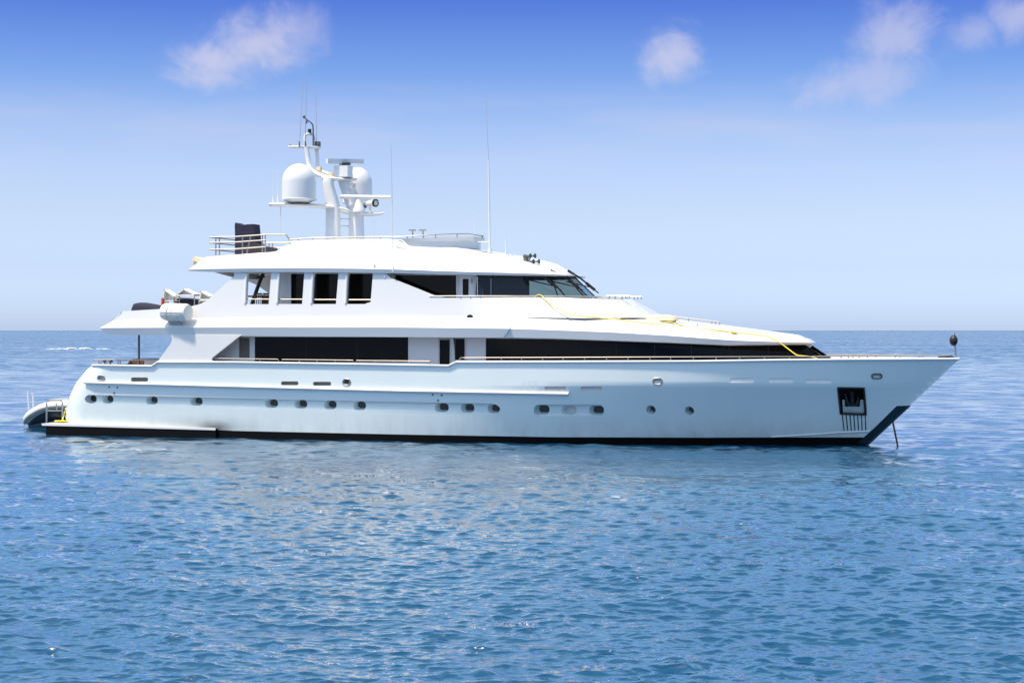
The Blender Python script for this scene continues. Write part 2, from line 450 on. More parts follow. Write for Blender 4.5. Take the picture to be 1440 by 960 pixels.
# ------------------------------------------------------------------ the sea
def build_water():
    rng = np.random.default_rng(11)
    h = CAM[2]; f = 1778.0
    p = [3000.0]
    while p[-1] > 400: p.append(p[-1] * .985)
    while p[-1] > 30: p.append(p[-1] - .34)
    while p[-1] > .6: p.append(p[-1] - .5)
    p = np.array(p)
    d = np.concatenate([h * f / p, [24000, 80000, 300000, 1500000]])
    front = np.radians(np.arange(-21, 21.001, .034))
    rest = np.radians(np.linspace(21, 339, 80)[1:-1])
    ang = np.concatenate([front, rest])
    A, D = np.meshgrid(ang, d)
    x = CAM[0] + D * (FW[0] * np.cos(A) + RT[0] * np.sin(A))
    y = CAM[1] + D * (FW[1] * np.cos(A) + RT[1] * np.sin(A))
    sp = np.gradient(d)[:, None] * np.ones_like(A)
    lat = D * np.radians(.034)
    sp = np.maximum(np.minimum(sp, 5e3), lat)
    z = np.zeros_like(x); ox = np.zeros_like(x); oy = np.zeros_like(x)
    far = (np.abs(A) > R(21.01)) | (D > 3000)
    nw = 200
    wind = YAW + R(90) + R(-14)         # waves run roughly towards the viewer, a little askew
    for i in range(nw):
        lam = .12 * (9.0 / .12) ** (i / (nw - 1)) * rng.uniform(.92, 1.08)
        th = wind + rng.normal(0, .70) + (math.pi if rng.random() < .35 else 0)
        k = 2 * math.pi / lam
        st = .0240 * float(np.interp(math.log(lam), [math.log(.12), math.log(.25), math.log(.55), math.log(1.2), math.log(2.5), math.log(9)], [.5, 1.15, 1.3, .68, .30, .11]))
        a = st / k
        ph = rng.uniform(0, 2 * math.pi)
        q = np.clip((lam / sp - 2.0) / 2.0, 0, 1)
        q = q * q * (3 - 2 * q)
        rows = np.where(q[:, 0] > 0)[0]
        if len(rows) == 0: continue
        r1 = rows.max() + 1
        kx, ky = math.cos(th) * k, math.sin(th) * k
        arg = kx * x[:r1] + ky * y[:r1] + ph
        z[:r1] += a * q[:r1] * np.cos(arg)
        ch = a * q[:r1] * np.sin(arg) * 1.1
        ox[:r1] -= ch * math.cos(th); oy[:r1] -= ch * math.sin(th)
    z[far] = 0; ox[far] = 0; oy[far] = 0
    # gentle grouping so that some patches are calmer
    lean = np.where(far, 0, z) * .9                       # crests lean downwind, towards the viewer
    x = x + ox - lean * FW[0]; y = y + oy - lean * FW[1]
    nr, nc = x.shape
    co_ = np.stack([x, y, z], -1).reshape(-1, 3)
    i = np.arange(nr - 1)[:, None]; j = np.arange(nc)[None, :]; j2 = (j + 1) % nc
    q = np.stack([i * nc + j + 0 * i, (i + 1) * nc + j, (i + 1) * nc + j2, i * nc + j2], -1).reshape(-1, 4)
    me = bpy.data.meshes.new('water')
    me.vertices.add(len(co_)); me.vertices.foreach_set('co', co_.ravel().astype(np.float32))
    me.loops.add(q.size); me.loops.foreach_set('vertex_index', q.ravel().astype(np.int32))
    me.polygons.add(len(q)); me.polygons.foreach_set('loop_start', np.arange(0, q.size, 4, dtype=np.int32))
    me.polygons.foreach_set('loop_total', np.full(len(q), 4, dtype=np.int32))
    me.update(calc_edges=True)
    me.polygons.foreach_set('use_smooth', np.ones(len(q), dtype=bool))
    m = bpy.data.materials.new('sea_water'); m.use_nodes = True
    t = m.node_tree; b = t.nodes['Principled BSDF']
    b.inputs['Base Color'].default_value = (.003, .054, .128, 1)
    b.inputs['Roughness'].default_value = .06
    b.inputs['IOR'].default_value = 1.333
    c = N(t, 'ShaderNodeTexCoord')
    def nz_(scale, detail, rot, sq=.55, dist=.4):
        mp = N(t, 'ShaderNodeMapping'); mp.inputs['Rotation'].default_value = (0, 0, -YAW + rot)
        mp.inputs['Scale'].default_value = (sq, 1.0, 1)
        t.links.new(c.outputs['Object'], mp.inputs[0])
        n = N(t, 'ShaderNodeTexNoise'); n.inputs['Scale'].default_value = scale; n.inputs['Detail'].default_value = detail
        n.inputs['Distortion'].default_value = dist
        t.links.new(mp.outputs[0], n.inputs[0])
        return n.outputs[0]
    # beyond the chop that is modelled as relief the unresolved waves widen the reflection
    geo = N(t, 'ShaderNodeVectorMath', operation='DISTANCE'); geo.inputs[1].default_value = (20, -60, 0)
    t.links.new(c.outputs['Object'], geo.inputs[0])
    rg = N(t, 'ShaderNodeMapRange', interpolation_type='SMOOTHSTEP')
    rg.inputs['From Min'].default_value = 60; rg.inputs['From Max'].default_value = 500
    rg.inputs['To Min'].default_value = .12; rg.inputs['To Max'].default_value = .30
    t.links.new(geo.outputs['Value'], rg.inputs[0]);     gust = mth(t, 'MULTIPLY_ADD', nz_(.035, 4, .05, .25), 1.6, .2)      # gusts roughen some patches more than others
    streak = mth(t, 'MULTIPLY_ADD', nz_(.05, 9, .03, .3), 2.2, -.15)
    grain = mth(t, 'MULTIPLY_ADD', mth(t, 'SUBTRACT', nz_(.32, 8, .1, 1.0, .6), .5), 7.0, 1.0)
    rough = mth(t, 'MULTIPLY', mth(t, 'MULTIPLY', rg.outputs[0], mth(t, 'MAXIMUM', streak, .5)), mth(t, 'MAXIMUM', grain, .35))
    t.links.new(rough, b.inputs['Roughness']); t.links.new(rough, b.inputs['Coat Roughness'])
    b.inputs['Coat Weight'].default_value = .8; b.inputs['Coat IOR'].default_value = 1.333
    last = None
    for scale, det, dist, strength, rot in ((.07, 5, 4.0, .26, .0), (.55, 3, .5, .22, .1), (2.3, 3, .14, .26, .25), (8.0, 3, .032, .24, -.2)):
        bp = N(t, 'ShaderNodeBump'); bp.inputs['Distance'].default_value = dist
        t.links.new(mth(t, 'MULTIPLY', gust, strength), bp.inputs['Strength'])
        t.links.new(nz_(scale, det, rot), bp.inputs['Height'])
        if last: t.links.new(last.outputs[0], bp.inputs['Normal'])
        last = bp
    t.links.new(last.outputs[0], b.inputs['Normal']); t.links.new(last.outputs[0], b.inputs['Coat Normal'])
    me.materials.append(m)
    o = bpy.data.objects.new('water', me); COL.objects.link(o)
    o['kind'] = 'structure'
    return o
build_water()

# ================================================================== the yacht
yacht = thing('motor_yacht', 'large white three-deck motor yacht at anchor with black waterline and twin radomes on its mast', 'yacht')
# --- hull form
st_pts = [P(1349.5, 504.5, 0), P(1279, 570, 0), P(1219, 626, 0)]
stem = interp([(-1.5, st_pts[2][0] - 1.6)] + [(p[2], p[0]) for p in reversed(st_pts)] + [(6, st_pts[0][0] + 1.9)])
STERN = [(130, 513.5), (122, 520), (114, 529.5), (107, 538.5), (102, 548), (97.5, 558), (94, 570), (92.5, 580), (93.5, 588), (97, 594), (103, 598)]
stern = interp(sorted([(P(u, v, -3.7)[2], P(u, v, -3.7)[0]) for u, v in STERN]))
def shp(d, L, p): return 1 - (1 - max(0.0, min(1.0, d / L))) ** p
def aft(X):
    return 1 - .10 * (max(0.0, -12 - X) / 10) ** 2
def bdeck(X, z=4.0): return 4.35 * shp(stem(z) - X, 19.5, 2.4) * aft(X)
def bkn(X, z=2.85): return 4.30 * shp(stem(z) - X, 18.5, 2.4) * aft(X)
K = [(85, 536.5), (120, 537.5), (330, 543.2), (560, 549.3), (640, 547), (700, 543), (800, 541.7), (1000, 541.2), (1220, 541), (1311, 541)]
_zk = [onto(u, v, lambda X, Z: -bkn(X)) for u, v in K]
zknuck = interp(sorted((p[0], p[2]) for p in _zk))
def hb(X, z):
    zk = zknuck(X)
    if z <= zk:
        s = max(-.4, z / zk)
        s = s ** 1.25 if s > 0 else s * .5
        d = stem(z) - X
        b = (1 - s) * 4.12 * shp(d, 27, 2.2) + s * 4.30 * shp(d, 18.5, 2.4)
    else:
        s = min(1.6, (z - zk) / (4.0 - zk))
        d = stem(z) - X
        b = (1 - s) * 4.30 * shp(d, 18.5, 2.4) + s * 4.35 * shp(d, 19.5, 2.4)
    b *= aft(X)
    e = X - stern(z)
    if e < 1.4: b -= .32 * (1 - max(0.0, e) / 1.4) ** 2
    return b
FH = lambda X, Z: -hb(X, Z)
def off(fy, d): return lambda X, Z: fy(X, Z) + d

SHEER = [(130, 513.5), (214, 514.7), (222, 509), (330, 509.3), (560, 513), (631, 514.2), (642, 509), (780, 508.8), (980, 508), (1100, 506.2), (1220, 505.2), (1349, 504.5)]
BOOT = [(104, 597), (303, 601.5), (306, 604.2), (330, 605.5), (560, 610.5), (780, 614.3), (980, 615), (1100, 614.6), (1210, 614.6), (1231.5, 614.6)]
def kpx(lo, hi): 
    f = interp(K); return [(u, f(u)) for u in [lo] + [k[0] for k in K if lo < k[0] < hi] + [hi]]
hull = MB()
slots_up = [rr(184, 530.5, 208, 536.3, 1.6), rr(395, 536, 419.5, 541.4, 2), rr(440, 536.6, 465.5, 542, 2),
            rr(1027, 531.5, 1060, 538, 2.5), rr(1081, 532, 1115, 538.4, 2.5), rr(1133, 533.3, 1169, 539.2, 2.5)]
slots_lo = [rr(766, 543.6, 795.5, 548.4, 1), rr(817, 543.8, 846, 549, 1)]
ovals = [rr(137.2, 528, 147, 535, 3.2), rr(482, 532.7, 492.5, 541, 3.8), rr(918, 531.6, 931, 540.4, 4), rr(1226, 525.6, 1240, 532, 3)]
band1 = [(690, 567.2), (697, 568.5), (702, 571.5), (703.5, 575), (701, 580), (695, 582.8), (688, 583.2), (560, 580), (330, 574.2), (126, 567.6), (121, 565.5), (119, 561.5), (120, 557.5), (124, 555), (330, 559.6), (560, 564.8)]
band2 = rr(750.5, 568.6, 850, 584.6, 7.8, k=6)
rounds = [ell(915.5, 575.8, 6.8, 5.8, .5), ell(969.5, 577.2, 6.8, 5.8, .5)]
pocket = [(1178.2, 545), (1215, 545.6), (1218, 583), (1182, 581.8)]
up_out = [(u, v) for u, v in STERN if v < 536] + kpx(107.5, 1311)[0:] + list(reversed(SHEER))[0:-1]
panel(hull, up_out, slots_up + ovals, FH, depth=.22, step=.26)
lo_out = list(reversed(kpx(107.5, 1311))) + [(102, 548), (97.5, 558), (94, 570), (92.5, 580), (93.5, 588), (97, 594)] + BOOT
panel(hull, lo_out, slots_lo + [band1, band2] + rounds + [pocket], FH, depth=.15, step=.26)
ports = [(119.5, 554.9, 136, 566.9), (143, 555.3, 159.5, 567.2), (204.5, 556.9, 222, 568.6), (267, 558.3, 285, 570.1), (372, 560.9, 391, 573.3),
         (413.5, 561.9, 432, 574.2), (455, 562.8, 473.3, 575.3), (496, 563.8, 514.6, 576.4), (611, 566.4, 631, 579.4), (647.5, 567.2, 667, 580.1), (685, 568, 704, 581)]
ports2 = [(751, 569, 773, 582.5), (789, 570, 811, 583.2), (827.5, 570, 849.6, 583.6)]
pshape = [rr(a + .4, b + .3, c, d - .2, 5.4, k=5) for a, b, c, d in ports]; pshape2 = [rr(a + .6, b + .2, c - .3, d - .2, 5.6, k=5) for a, b, c, d in ports2]
FB = off(FH, .15)
band1i = [(u, v) for u, v in band1]
TAP = (.74, .04, .035)
panel(hull, band1i, pshape, FB, depth=.36, step=.5, taper=TAP)
panel(hull, band2, pshape2, FB, depth=.36, step=.5, taper=TAP)
for h in rounds:                      # deeper barrels for the two round lights
    lp = [onto(u, v, FH) for u, v in h]
    c = [sum(p[k] for p in lp) / len(lp) for k in range(3)]
    q = [(c[0] + (x - c[0]) * .74 + .04, c[1] + .5, c[2] + (z - c[2]) * .74 + .05) for x, y, z in lp]
    hull.grid([[(x, y + .15, z) for x, y, z in lp], q], True, True); hull.backs.append(q)
lp = [onto(u, v, FH) for u, v in dens(pocket, 6, True)]
hull.mirror()
# transom across the stern
ts = [onto(u, v, FH) for u, v in STERN]
hull.grid([[(x, y, z) for x, y, z in ts], [(x - .18, y * .55, z) for x, y, z in ts], [(x - .22, 0, z) for x, y, z in ts], [(x - .18, -y * .55, z) for x, y, z in ts], [(x, -y, z) for x, y, z in ts]])
# inner bulwark and weather deck
sh = line(SHEER, FH)
inn = [(min(x, stem(z) - .2), min(0, y + .16), z) for x, y, z in sh]
def tuck(x, z):
    x = min(x, stem(z) - .5)
    return (x, -max(0.0, hb(x, z) - .16), z)
dk = [tuck(x, min(z - .75, 3.1)) for x, y, z in sh]
m2 = MB(); m2.grid([sh, inn, dk]); m2.mirror()
hull.add(m2.v, m2.f)
hull_o = hull.build('hull', HULLW, yacht)
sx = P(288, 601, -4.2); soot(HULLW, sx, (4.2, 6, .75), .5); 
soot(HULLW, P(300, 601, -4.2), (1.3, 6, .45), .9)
md = MB(); md.grid([dk, [(x, 0, z) for x, y, z in dk]]); md.mirror(); md.build('weather_deck', TEAK, yacht)
# black bottom
bt = MB()
bl = line(BOOT, FH)
wl = [(x, FH(x - .0, -.9) if x < 19 else y * .5, -.9) for x, y, z in bl]
rows = [bl]
for zz in (.25, -.05, -.4, -.9):
    rows.append([(min(x, stem(zz) - .001), FH(min(x, stem(zz)), zz), min(zz, z)) for x, y, z in bl])
bt.grid(rows); bt.mirror()
e0 = [r[0] for r in rows]; bt.grid([e0, [(x, -y, z) for x, y, z in e0]])
bt.build('boot_stripe', BLACK, hull_o)
# cap rail
m = MB(); m.tube(line(SHEER, FH, .03, 6), .06, 8); m.mirror(); m.build('cap_rail', WHITE, hull_o)
m = MB(); m.tube(line([(120, 537.6), (330, 543.2), (560, 549.3), (700, 551.8), (800, 553.6)], FH, .05), .075, 8, flat=1.3); m.twin(); m.build('rub_rail', WHITE, hull_o)
# portholes
for i, q in enumerate(hull.backs):
    m = MB(); m.add([(x, y - .004, z) for x, y, z in q], [tuple(range(len(q)))], False)
    if m.v and (Vector(m.v[1]) - Vector(m.v[0])).cross(Vector(m.v[2]) - Vector(m.v[1])).y > 0: m.f = [tuple(reversed(m.f[0]))]
    m.twin()
    o = m.build('porthole', RAFTW if i == 12 else PORTG, hull_o)
    if i == 12: o['label'] = 'porthole closed with a pale cover'
def scupper(h, d, low=.0):
    zz = [onto(u, v, FH)[2] for u, v in h]; z0, z1 = min(zz), max(zz)
    return lambda X, Z: FH(X, Z) + low + (d - low) * max(0, min(1, (Z - z0) / (z1 - z0)))
for h in slots_up + slots_lo:
    m = MB(); u_ = min(p[0] for p in h)
    panel(m, h, [], scupper(h, .05, -.004) if u_ > 1000 else scupper(h, .12, .0) if u_ > 700 else off(FH, .15), step=.3, pstep=4); m.twin()
    o = m.build('vent_slot', SLOTW if u_ > 1000 else BEIGE if u_ > 700 else BROWNV, hull_o)
for i, h in enumerate(ovals):
    m = MB(); panel(m, h, [], scupper(h, .2) if i > 1 else off(FH, .2), step=.3, pstep=3); m.twin()
    o = m.build('fairlead', [BROWNV, BROWNV, WHITE, WHITE][i], hull_o)
    m = MB(); m.tube([onto(u, v, off(FH, -.01)) for u, v in h + h[:2]], .035, 6); m.twin(); m.build('fairlead_rim', STEEL if i < 3 else DKGREY, o)
for u, v in ((153.5, 544), (165, 544.6), (160.5, 552.2), (608.5, 554.8), (621, 555.4), (616, 562.8)):
    m = MB(); x, y, z = onto(u, v, FH); m.lathe([(0, .012), (.05, .012), (.06, -.02)], (x, y, z), (0, -1, 0), 12); m.twin(); m.build('drain_outlet', DKGREY, hull_o)
# anchor pocket
m = MB()
lp = [onto(u, v, off(FH, .005)) for u, v in dens(pocket, 6, True)]
bk = [(x, y + .75, z + .05) for x, y, z in lp]
m.grid([lp, bk], False, True); cxp = [sum(p[k] for p in bk) / len(bk) for k in range(3)]
m.add(bk + [tuple(cxp)], [(i, (i + 1) % len(bk), len(bk)) for i in range(len(bk))], False)
m.tube([onto(u, v, off(FH, -.012)) for u, v in dens(pocket, 6, True) + [pocket[0], dens(pocket, 6, True)[1]]], .045, 6)
m.twin(); pk = m.build('anchor_pocket', RUBBER, hull_o)
m = MB()
plt_ = [(1184.5, 562), (1187.5, 562), (1188, 571.5), (1209, 571.5), (1210, 562), (1214, 562), (1215.5, 581), (1185.5, 580)]
pp = [onto(u, v, off(FH, .10)) for u, v in plt_]
m.prism(pp, (0, .08, 0)); m.twin(); m.build('anchor_plate', PLATE, pk)
m = MB()
c0 = onto(1198, 549, off(FH, .35)); c1 = onto(1199, 572, off(FH, .25))
m.tube([c0, c1], .10, 8)
a1 = onto(1188, 553, off(FH, .35)); a2 = onto(1208, 553, off(FH, .35))
m.tube([a1, onto(1192, 567, off(FH, .25)), c1, onto(1206, 567, off(FH, .25)), a2], [.04, .1, .12, .1, .04], 8)
m.twin(); m.build('anchor', RUBBER, pk)
for i in range(7):
    ut, ub = 1184.5 + i * 5.35, 1187 + i * 5.1
    m = MB(); m.tube(line([(ut, 583.4), (ub, 605)], FH, .004, 5), .026, 6); m.twin(); m.build('chafe_bar', TEALD, hull_o)
# dark armour round the stem
m = MB()
arm = [(1261, 570.6), (1278.6, 570), (1249, 597.5), (1219.5, 625), (1206, 622.5), (1231, 600)]
panel(m, arm, [], off(FH, -.012), step=.3, pstep=5); m.mirror()
sp = [P(u, v, 0) for u, v in ((1279.3, 570), (1249, 598), (1219, 626))]
m.tube([(x + .01, 0, z) for x, y, z in sp], .04, 8)
m.build('stem_armour', TEALD, hull_o)
m = MB(); m.tube(line([(1085, 614), (1140, 611), (1180, 608), (1224, 606)], FH, .02), .035, 6); m.twin(); m.build('spray_rail', HULLW, hull_o)
# swim platform and the sponson it grows from
PT = [(58, 595.3), (150, 597.6), (303, 601.8)]
FP = lambda X, Z: -(4.35 - .14 * (max(0, -12 - X) / 10) ** 2)
m = MB(); top = line(PT, FP); bot = [(x + (.05 if i == 0 else 0), y, z - .105) for i, (x, y, z) in enumerate(top)]
inr = [(x, y + 1.2, z + .01) for x, y, z in top]
m.grid([inr, top, bot], False); m.grid([[inr[0], top[0], bot[0]], [(x, -y, z) for x, y, z in (inr[0], top[0], bot[0])]], False)
k = max(i for i, p in enumerate(top) if p[0] < -18.5)
m.grid([inr[:k], [(x, 0, z) for x, y, z in inr[:k]]], False)
m.mirror(); m.build('swim_platform', WHITE, hull_o)
m = MB(); t0 = [(x + (.22 if i == 0 else 0), y + .03, z) for i, (x, y, z) in enumerate(bot)]
m.grid([t0, [(x, y, -.8) for x, y, z in t0]], False); m.grid([[t0[0], (t0[0][0], t0[0][1], -.8)], [(t0[0][0], -t0[0][1], t0[0][2]), (t0[0][0], -t0[0][1], -.8)]], False)
m.grid([[t0[-1], (t0[-1][0], t0[-1][1], -.8)], [(t0[-1][0], -3, t0[-1][2]), (t0[-1][0], -3, -.8)]], False)
m.mirror(); m.build('platform_skirt', BLACK, hull_o)

# --- main deck: house, side wings, overhang
XF = interp([(2.5, P(1176, 508, 0)[0]), (P(1136, 485, 0)[2], P(1137, 485, 0)[0]), (9, P(1137, 485, 0)[0] - 3.0)])
def hh(X, z):
    d = XF(z) - X
    return 3.30 * max(0.0, 1 - (1 - max(0, min(1, d / 15.5))) ** 2.3) ** .62
FHH = lambda X, Z: -hh(X, Z)
house = MB()
W1 = rr(358, 473.6, 574, 509, 1.5); W2 = [(683, 475.6), (780, 477), (940, 482.2), (1026, 486), (1134, 485), (1171, 505.5), (683, 506)]
D1 = rr(618, 477.5, 632.5, 513, 1.5); D2 = rr(639.5, 475.8, 653.5, 506, 1.5); L0 = rr(336, 475, 351, 503, 1)
hout = [(272, 469.5), (330, 470.5), (600, 471.5), (700, 472), (860, 476), (1026, 482.5), (1135, 480.5), (1180, 511), (1000, 513), (640, 517), (330, 517), (272, 515)]
W2b = [(683, 475.6), (780, 477), (940, 482.2), (1026, 486), (1133, 485), (1152, 497), (1160, 506), (683, 506.5)]
panel(house, hout, [W1, W2b, D1, D2, L0], FHH, depth=.06, step=.4)
house.mirror()
a0 = onto(272, 469.5, FHH); b0 = onto(272, 515, FHH)
house.grid([[a0, b0], [(a0[0], -a0[1], a0[2]), (b0[0], -b0[1], b0[2])]], False)
house_o = house.build('main_deck_house', WHITE, yacht)
for h, nm, mt in ((W1, 'window', GLASS), (W2b, 'window', GLASS), (D1, 'door', GLASS), (D2, 'door', GLASS), (L0, 'locker_door', BROWNV)):
    m = MB(); panel(m, h, [], off(FHH, .05), step=.35, pstep=6); m.twin(); o = m.build(nm, mt, house_o)
    if nm == 'door':
        u0 = min(p[0] for p in h); v0 = min(p[1] for p in h); u1 = max(p[0] for p in h); v1 = max(p[1] for p in h)
        m = MB(); m.tube([onto(*q, off(FHH, -.02)) for q in ((u0 - 1, v1), (u0 - 1, v0 - 1), (u1 + 1, v0 - 1), (u1 + 1, v1))], .04, 4); m.twin(); m.build('door_frame', WHITE, o)
# seams between the long panes
for u, vt, vb in ((430, 474.5, 508), (502, 474.5, 508), (720, 477, 505.5), (768, 477.5, 505.5), (818, 479, 505.5), (866, 480.5, 505.5), (920, 482.3, 505.5), (972, 484.5, 505.5), (1025, 486.5, 505.5), (1080, 486, 505.5)):
    m = MB(); m.tube(line([(u, vt), (u, vb)], FHH, -.045, 8), .022, 4); m.twin(); m.build('window_mullion', RUBBER, house_o)
# full-beam wings
FWG = lambda X, Z: -bdeck(X) + .012
wing = MB()
wo = [(219.5, 510.5), (222.5, 507), (231, 495.5), (239.5, 483.5), (241.8, 478.5), (241.5, 474), (240, 470.5), (340, 471), (336, 473.2), (299, 502.3), (297.4, 505.2), (299.5, 508), (304, 510.5)]
panel(wing, wo, [], FWG, step=.5, pstep=6, edge=.16)
w2 = MB(); panel(w2, wo, [], off(FWG, .16), step=.5, pstep=6); wing.add(w2.v, w2.f)
wing.twin(); wing.build('side_wing', WHITE, yacht)
# --- upper deck overhang (ledge, fascia, soffit)
ov = MB()
U0 = [(162, 449.4, -3.75), (250, 448, -3.75), (360, 445.6, -3.75), (560, 443.3, -3.75), (640, 444.6, -3.75), (720, 446, -3.75)]
U1 = [(140.3, 461.2, -4.36), (150, 460.8, -4.38), (360, 460, -4.40), (560, 460.2, -4.40), (640, 461, -4.40), (717, 462, -4.38)]
U2 = [(150, 470.3, -4.28), (200, 471, -4.28), (360, 472.6, -4.30), (560, 473.8, -4.30), (640, 474.4, -4.30), (708, 474.4, -4.28)]
n = 60
r0, r1, r2 = (resamp(pline(dens(q, 12)), n) for q in (U0, U1, U2))
r3 = [(x, -3.0, z + .03) for x, y, z in r2]; r4 = [(x, 0, z + .03) for x, y, z in r2]
rm = [tuple(.5 * (a[k] + b[k]) for k in range(3)) for a, b in zip(r0, r1)]
ru = [(x, -3.4, z + .02) for x, y, z in r0]; rc = [(x, 0, z + .02) for x, y, z in r0]
ov.grid([rc, ru, r0, rm, r1, r2, r3, r4])
for j in (0, -1):
    c = [r[j] for r in (rc, ru, r0, rm, r1, r2, r3, r4)]
    ov.poly(c)
ov.mirror(); ov_o = ov.build('upper_deck', WHITE, yacht, ang=14)
# a steel post under the overhang aft
m = MB(); x, y, z = P(195.4, 471, -3.3); m.tube([(x, y, z), (x, y, z - 1.9)], .055, 10); m.twin(); m.build('deck_post', DKGREY, yacht)

# --- coachroof over the forward saloon
cr = MB()
X717 = P(712, 462, -4.3)[0]
FF0 = lambda X, Z: -(hh(X - .9, 5.0) + .38 + .56 * max(0, min(1, 1 - (X - X717) / 6.5)) ** 1.3)
F0 = [(706, 474.4), (780, 475.8), (860, 478.6), (940, 481.5), (1024, 485.2), (1100, 484.2), (1136, 483.6)]
F1 = [(712, 462), (717, 462.1), (780, 464), (860, 467.2), (940, 471.8), (1024, 478.2), (1090, 480.5), (1137, 481.5)]
def rf(px, fy, n): return resamp(line(px, fy, 0, 8), n)
n = 64
f0 = [onto(u, v, FF0) for u, v in dens(F0, 6)]; f0 = resamp(f0, n)
f1 = [onto(u, v, off(FF0, -.07)) for u, v in dens(F1, 6)]; f1 = resamp(f1, n)
Tpx = [(716, 445.6, -3.74), (740, 446, -3.68), (800, 447, -3.3), (860, 448.2, -2.8), (915, 449, -2.1), (946, 450.2, -1.6), (1013, 458, -1.3), (1060, 464, -1.0), (1122, 472, -.5), (1131, 476, -.25)]
tr_ = resamp(pline(dens(Tpx, 8)), n)
mid = [tuple(.5 * (a[k] + b[k]) for k in range(3)) for a, b in zip(f1, tr_)]
mid = [(x, y, z + .06 * min(1, i / 12)) for i, (x, y, z) in enumerate(mid)]
cen = [(a[0], 0, a[2] + .04) for a in tr_]
inn = [(a[0], min(0, a[1] + .45), a[2] + .02) for a in f0]
cr.grid([inn, f0, f1, mid, tr_, cen])
cr.poly([r[0] for r in (inn, f0, f1, mid, tr_, cen)])
cr.mirror()
e1 = [r[-1] for r in (inn, f0, f1, mid, tr_)]
cr.grid([e1, [(x + .12, 0, z) for x, y, z in e1], [(x, -y, z) for x, y, z in e1]])
cr_o = cr.build('foredeck_coachroof', WHITE, yacht, ang=22)

# --- upper deck: side plating with the four arched openings
def tum(X, z): return 3.76 - .07 * max(0, z - 6.0)
FU = lambda X, Z: -tum(X, Z)
up = MB()
A = [[(351, 381.5), (381.3, 382.2), (380.6, 393), (377.8, 427.6), (345.4, 427.6), (347.2, 390), (348.4, 384)],
     [(397, 381.5), (428.2, 382.5), (427.3, 393), (424.8, 427.4), (390.3, 427.4), (392.5, 390), (394, 384)],
     [(444.5, 382), (476, 382.8), (475.3, 393), (472.4, 427.4), (438.5, 427.4), (440.4, 390), (441.6, 384.5)],
     [(492, 382.4), (524.5, 383), (523.7, 393), (521.2, 424.8), (516, 426), (513.6, 427.4), (486.6, 427.4), (488.4, 391), (489.5, 385)]]
uo = [(163, 449.4), (162.3, 447.4), (171, 437.6), (222, 434.6), (266, 431.4), (280, 427.8), (290, 423.2), (329, 388.6), (330, 379.5), (543, 381),
      (544.5, 386.5), (549, 390.5), (612, 416.2), (626, 418.6), (640, 418.4), (640, 444.8), (560, 443.5), (360, 445.8), (250, 448.2)]
panel(up, uo, A, FU, depth=.20, step=.45, edge=.20, hstep=3, pstep=6)
w2 = MB(); panel(w2, uo, A, off(FU, .20), depth=0, step=.45, hstep=3, pstep=6); up.add(w2.v, [tuple(reversed(f)) for f in w2.f])
up.mirror(); 
e0 = P(163, 449.4, -3.76); e1 = P(171, 437.6, -3.76)
up.grid([[e0, e1], [(e0[0], -e0[1], e0[2]), (e1[0], -e1[1], e1[2])]], False)
up_o = up.build('upper_deck_side', WHITE, yacht)
# raised rounded fin at the aft edge of each opening
for u0, ub in ((348.2, 345), (394, 390), (441.6, 438.2), (489.6, 486.4), (545.8, None)):
    m = MB()
    if ub:
        pth = [(ub - .5, 426.5), (u0 - 2.1, 392), (u0 - .8, 384.5), (u0 + 2.5, 380.2), (u0 + 8, 379.4)]
    else:
        pth = [(541, 390), (542.5, 385), (546, 381.2), (552, 380)]
    m.tube(line(smooth_px(pth, 5), FU, .0, 4), .06, 8); m.twin(); m.build('arch_trim', WHITE, up_o)
for u0, u1, v in ((344.6, 378, 420.6), (389.6, 425, 420.8), (437.8, 472.7, 421.2), (486, 521, 421.4)):
    m = MB(); m.tube(line([(u0, v), (u1, v)], FU, -.10, 8), .035, 6); m.twin(); m.build('grab_rail', STEEL, up_o)
# --- upper deck house and wheelhouse side
FK = lambda X, Z: -2.70
uh = MB()
G1 = rr(409, 385, 534, 436, 1); G2 = [(556, 386.6), (641.5, 387.2), (641.5, 424), (556, 424)]; D3 = rr(650.5, 392, 659, 415.2, 1)
ho = [(393, 378), (672, 380), (672, 440), (393, 440)]
panel(uh, ho, [G1, G2, D3], FK, depth=.05, step=.6)
uh.mirror(); a0 = P(393, 378, -2.7); b0 = P(393, 440, -2.7)
uh.grid([[a0, b0], [(a0[0], -a0[1], a0[2]), (b0[0], -b0[1], b0[2])]], False)
uh_o = uh.build('upper_deck_house', WHITE, yacht)
for h, nm in ((G1, 'window'), (G2, 'window'), (D3, 'door_window')):
    m = MB(); panel(m, h, [], off(FK, .045), step=.6); m.twin(); m.build(nm, GLASS, uh_o)
for u in (552.5, 644, 667):
    m = MB(); m.tube([P(u, 386, -2.72), P(u, 424, -2.72)], .05, 4); m.twin(); m.build('door_frame', WHITE, uh_o)
m = MB(); m.tube([P(663.5, 392, -2.74), P(663.5, 398, -2.74)], .03, 5); m.build('door_handle', STEEL, uh_o)
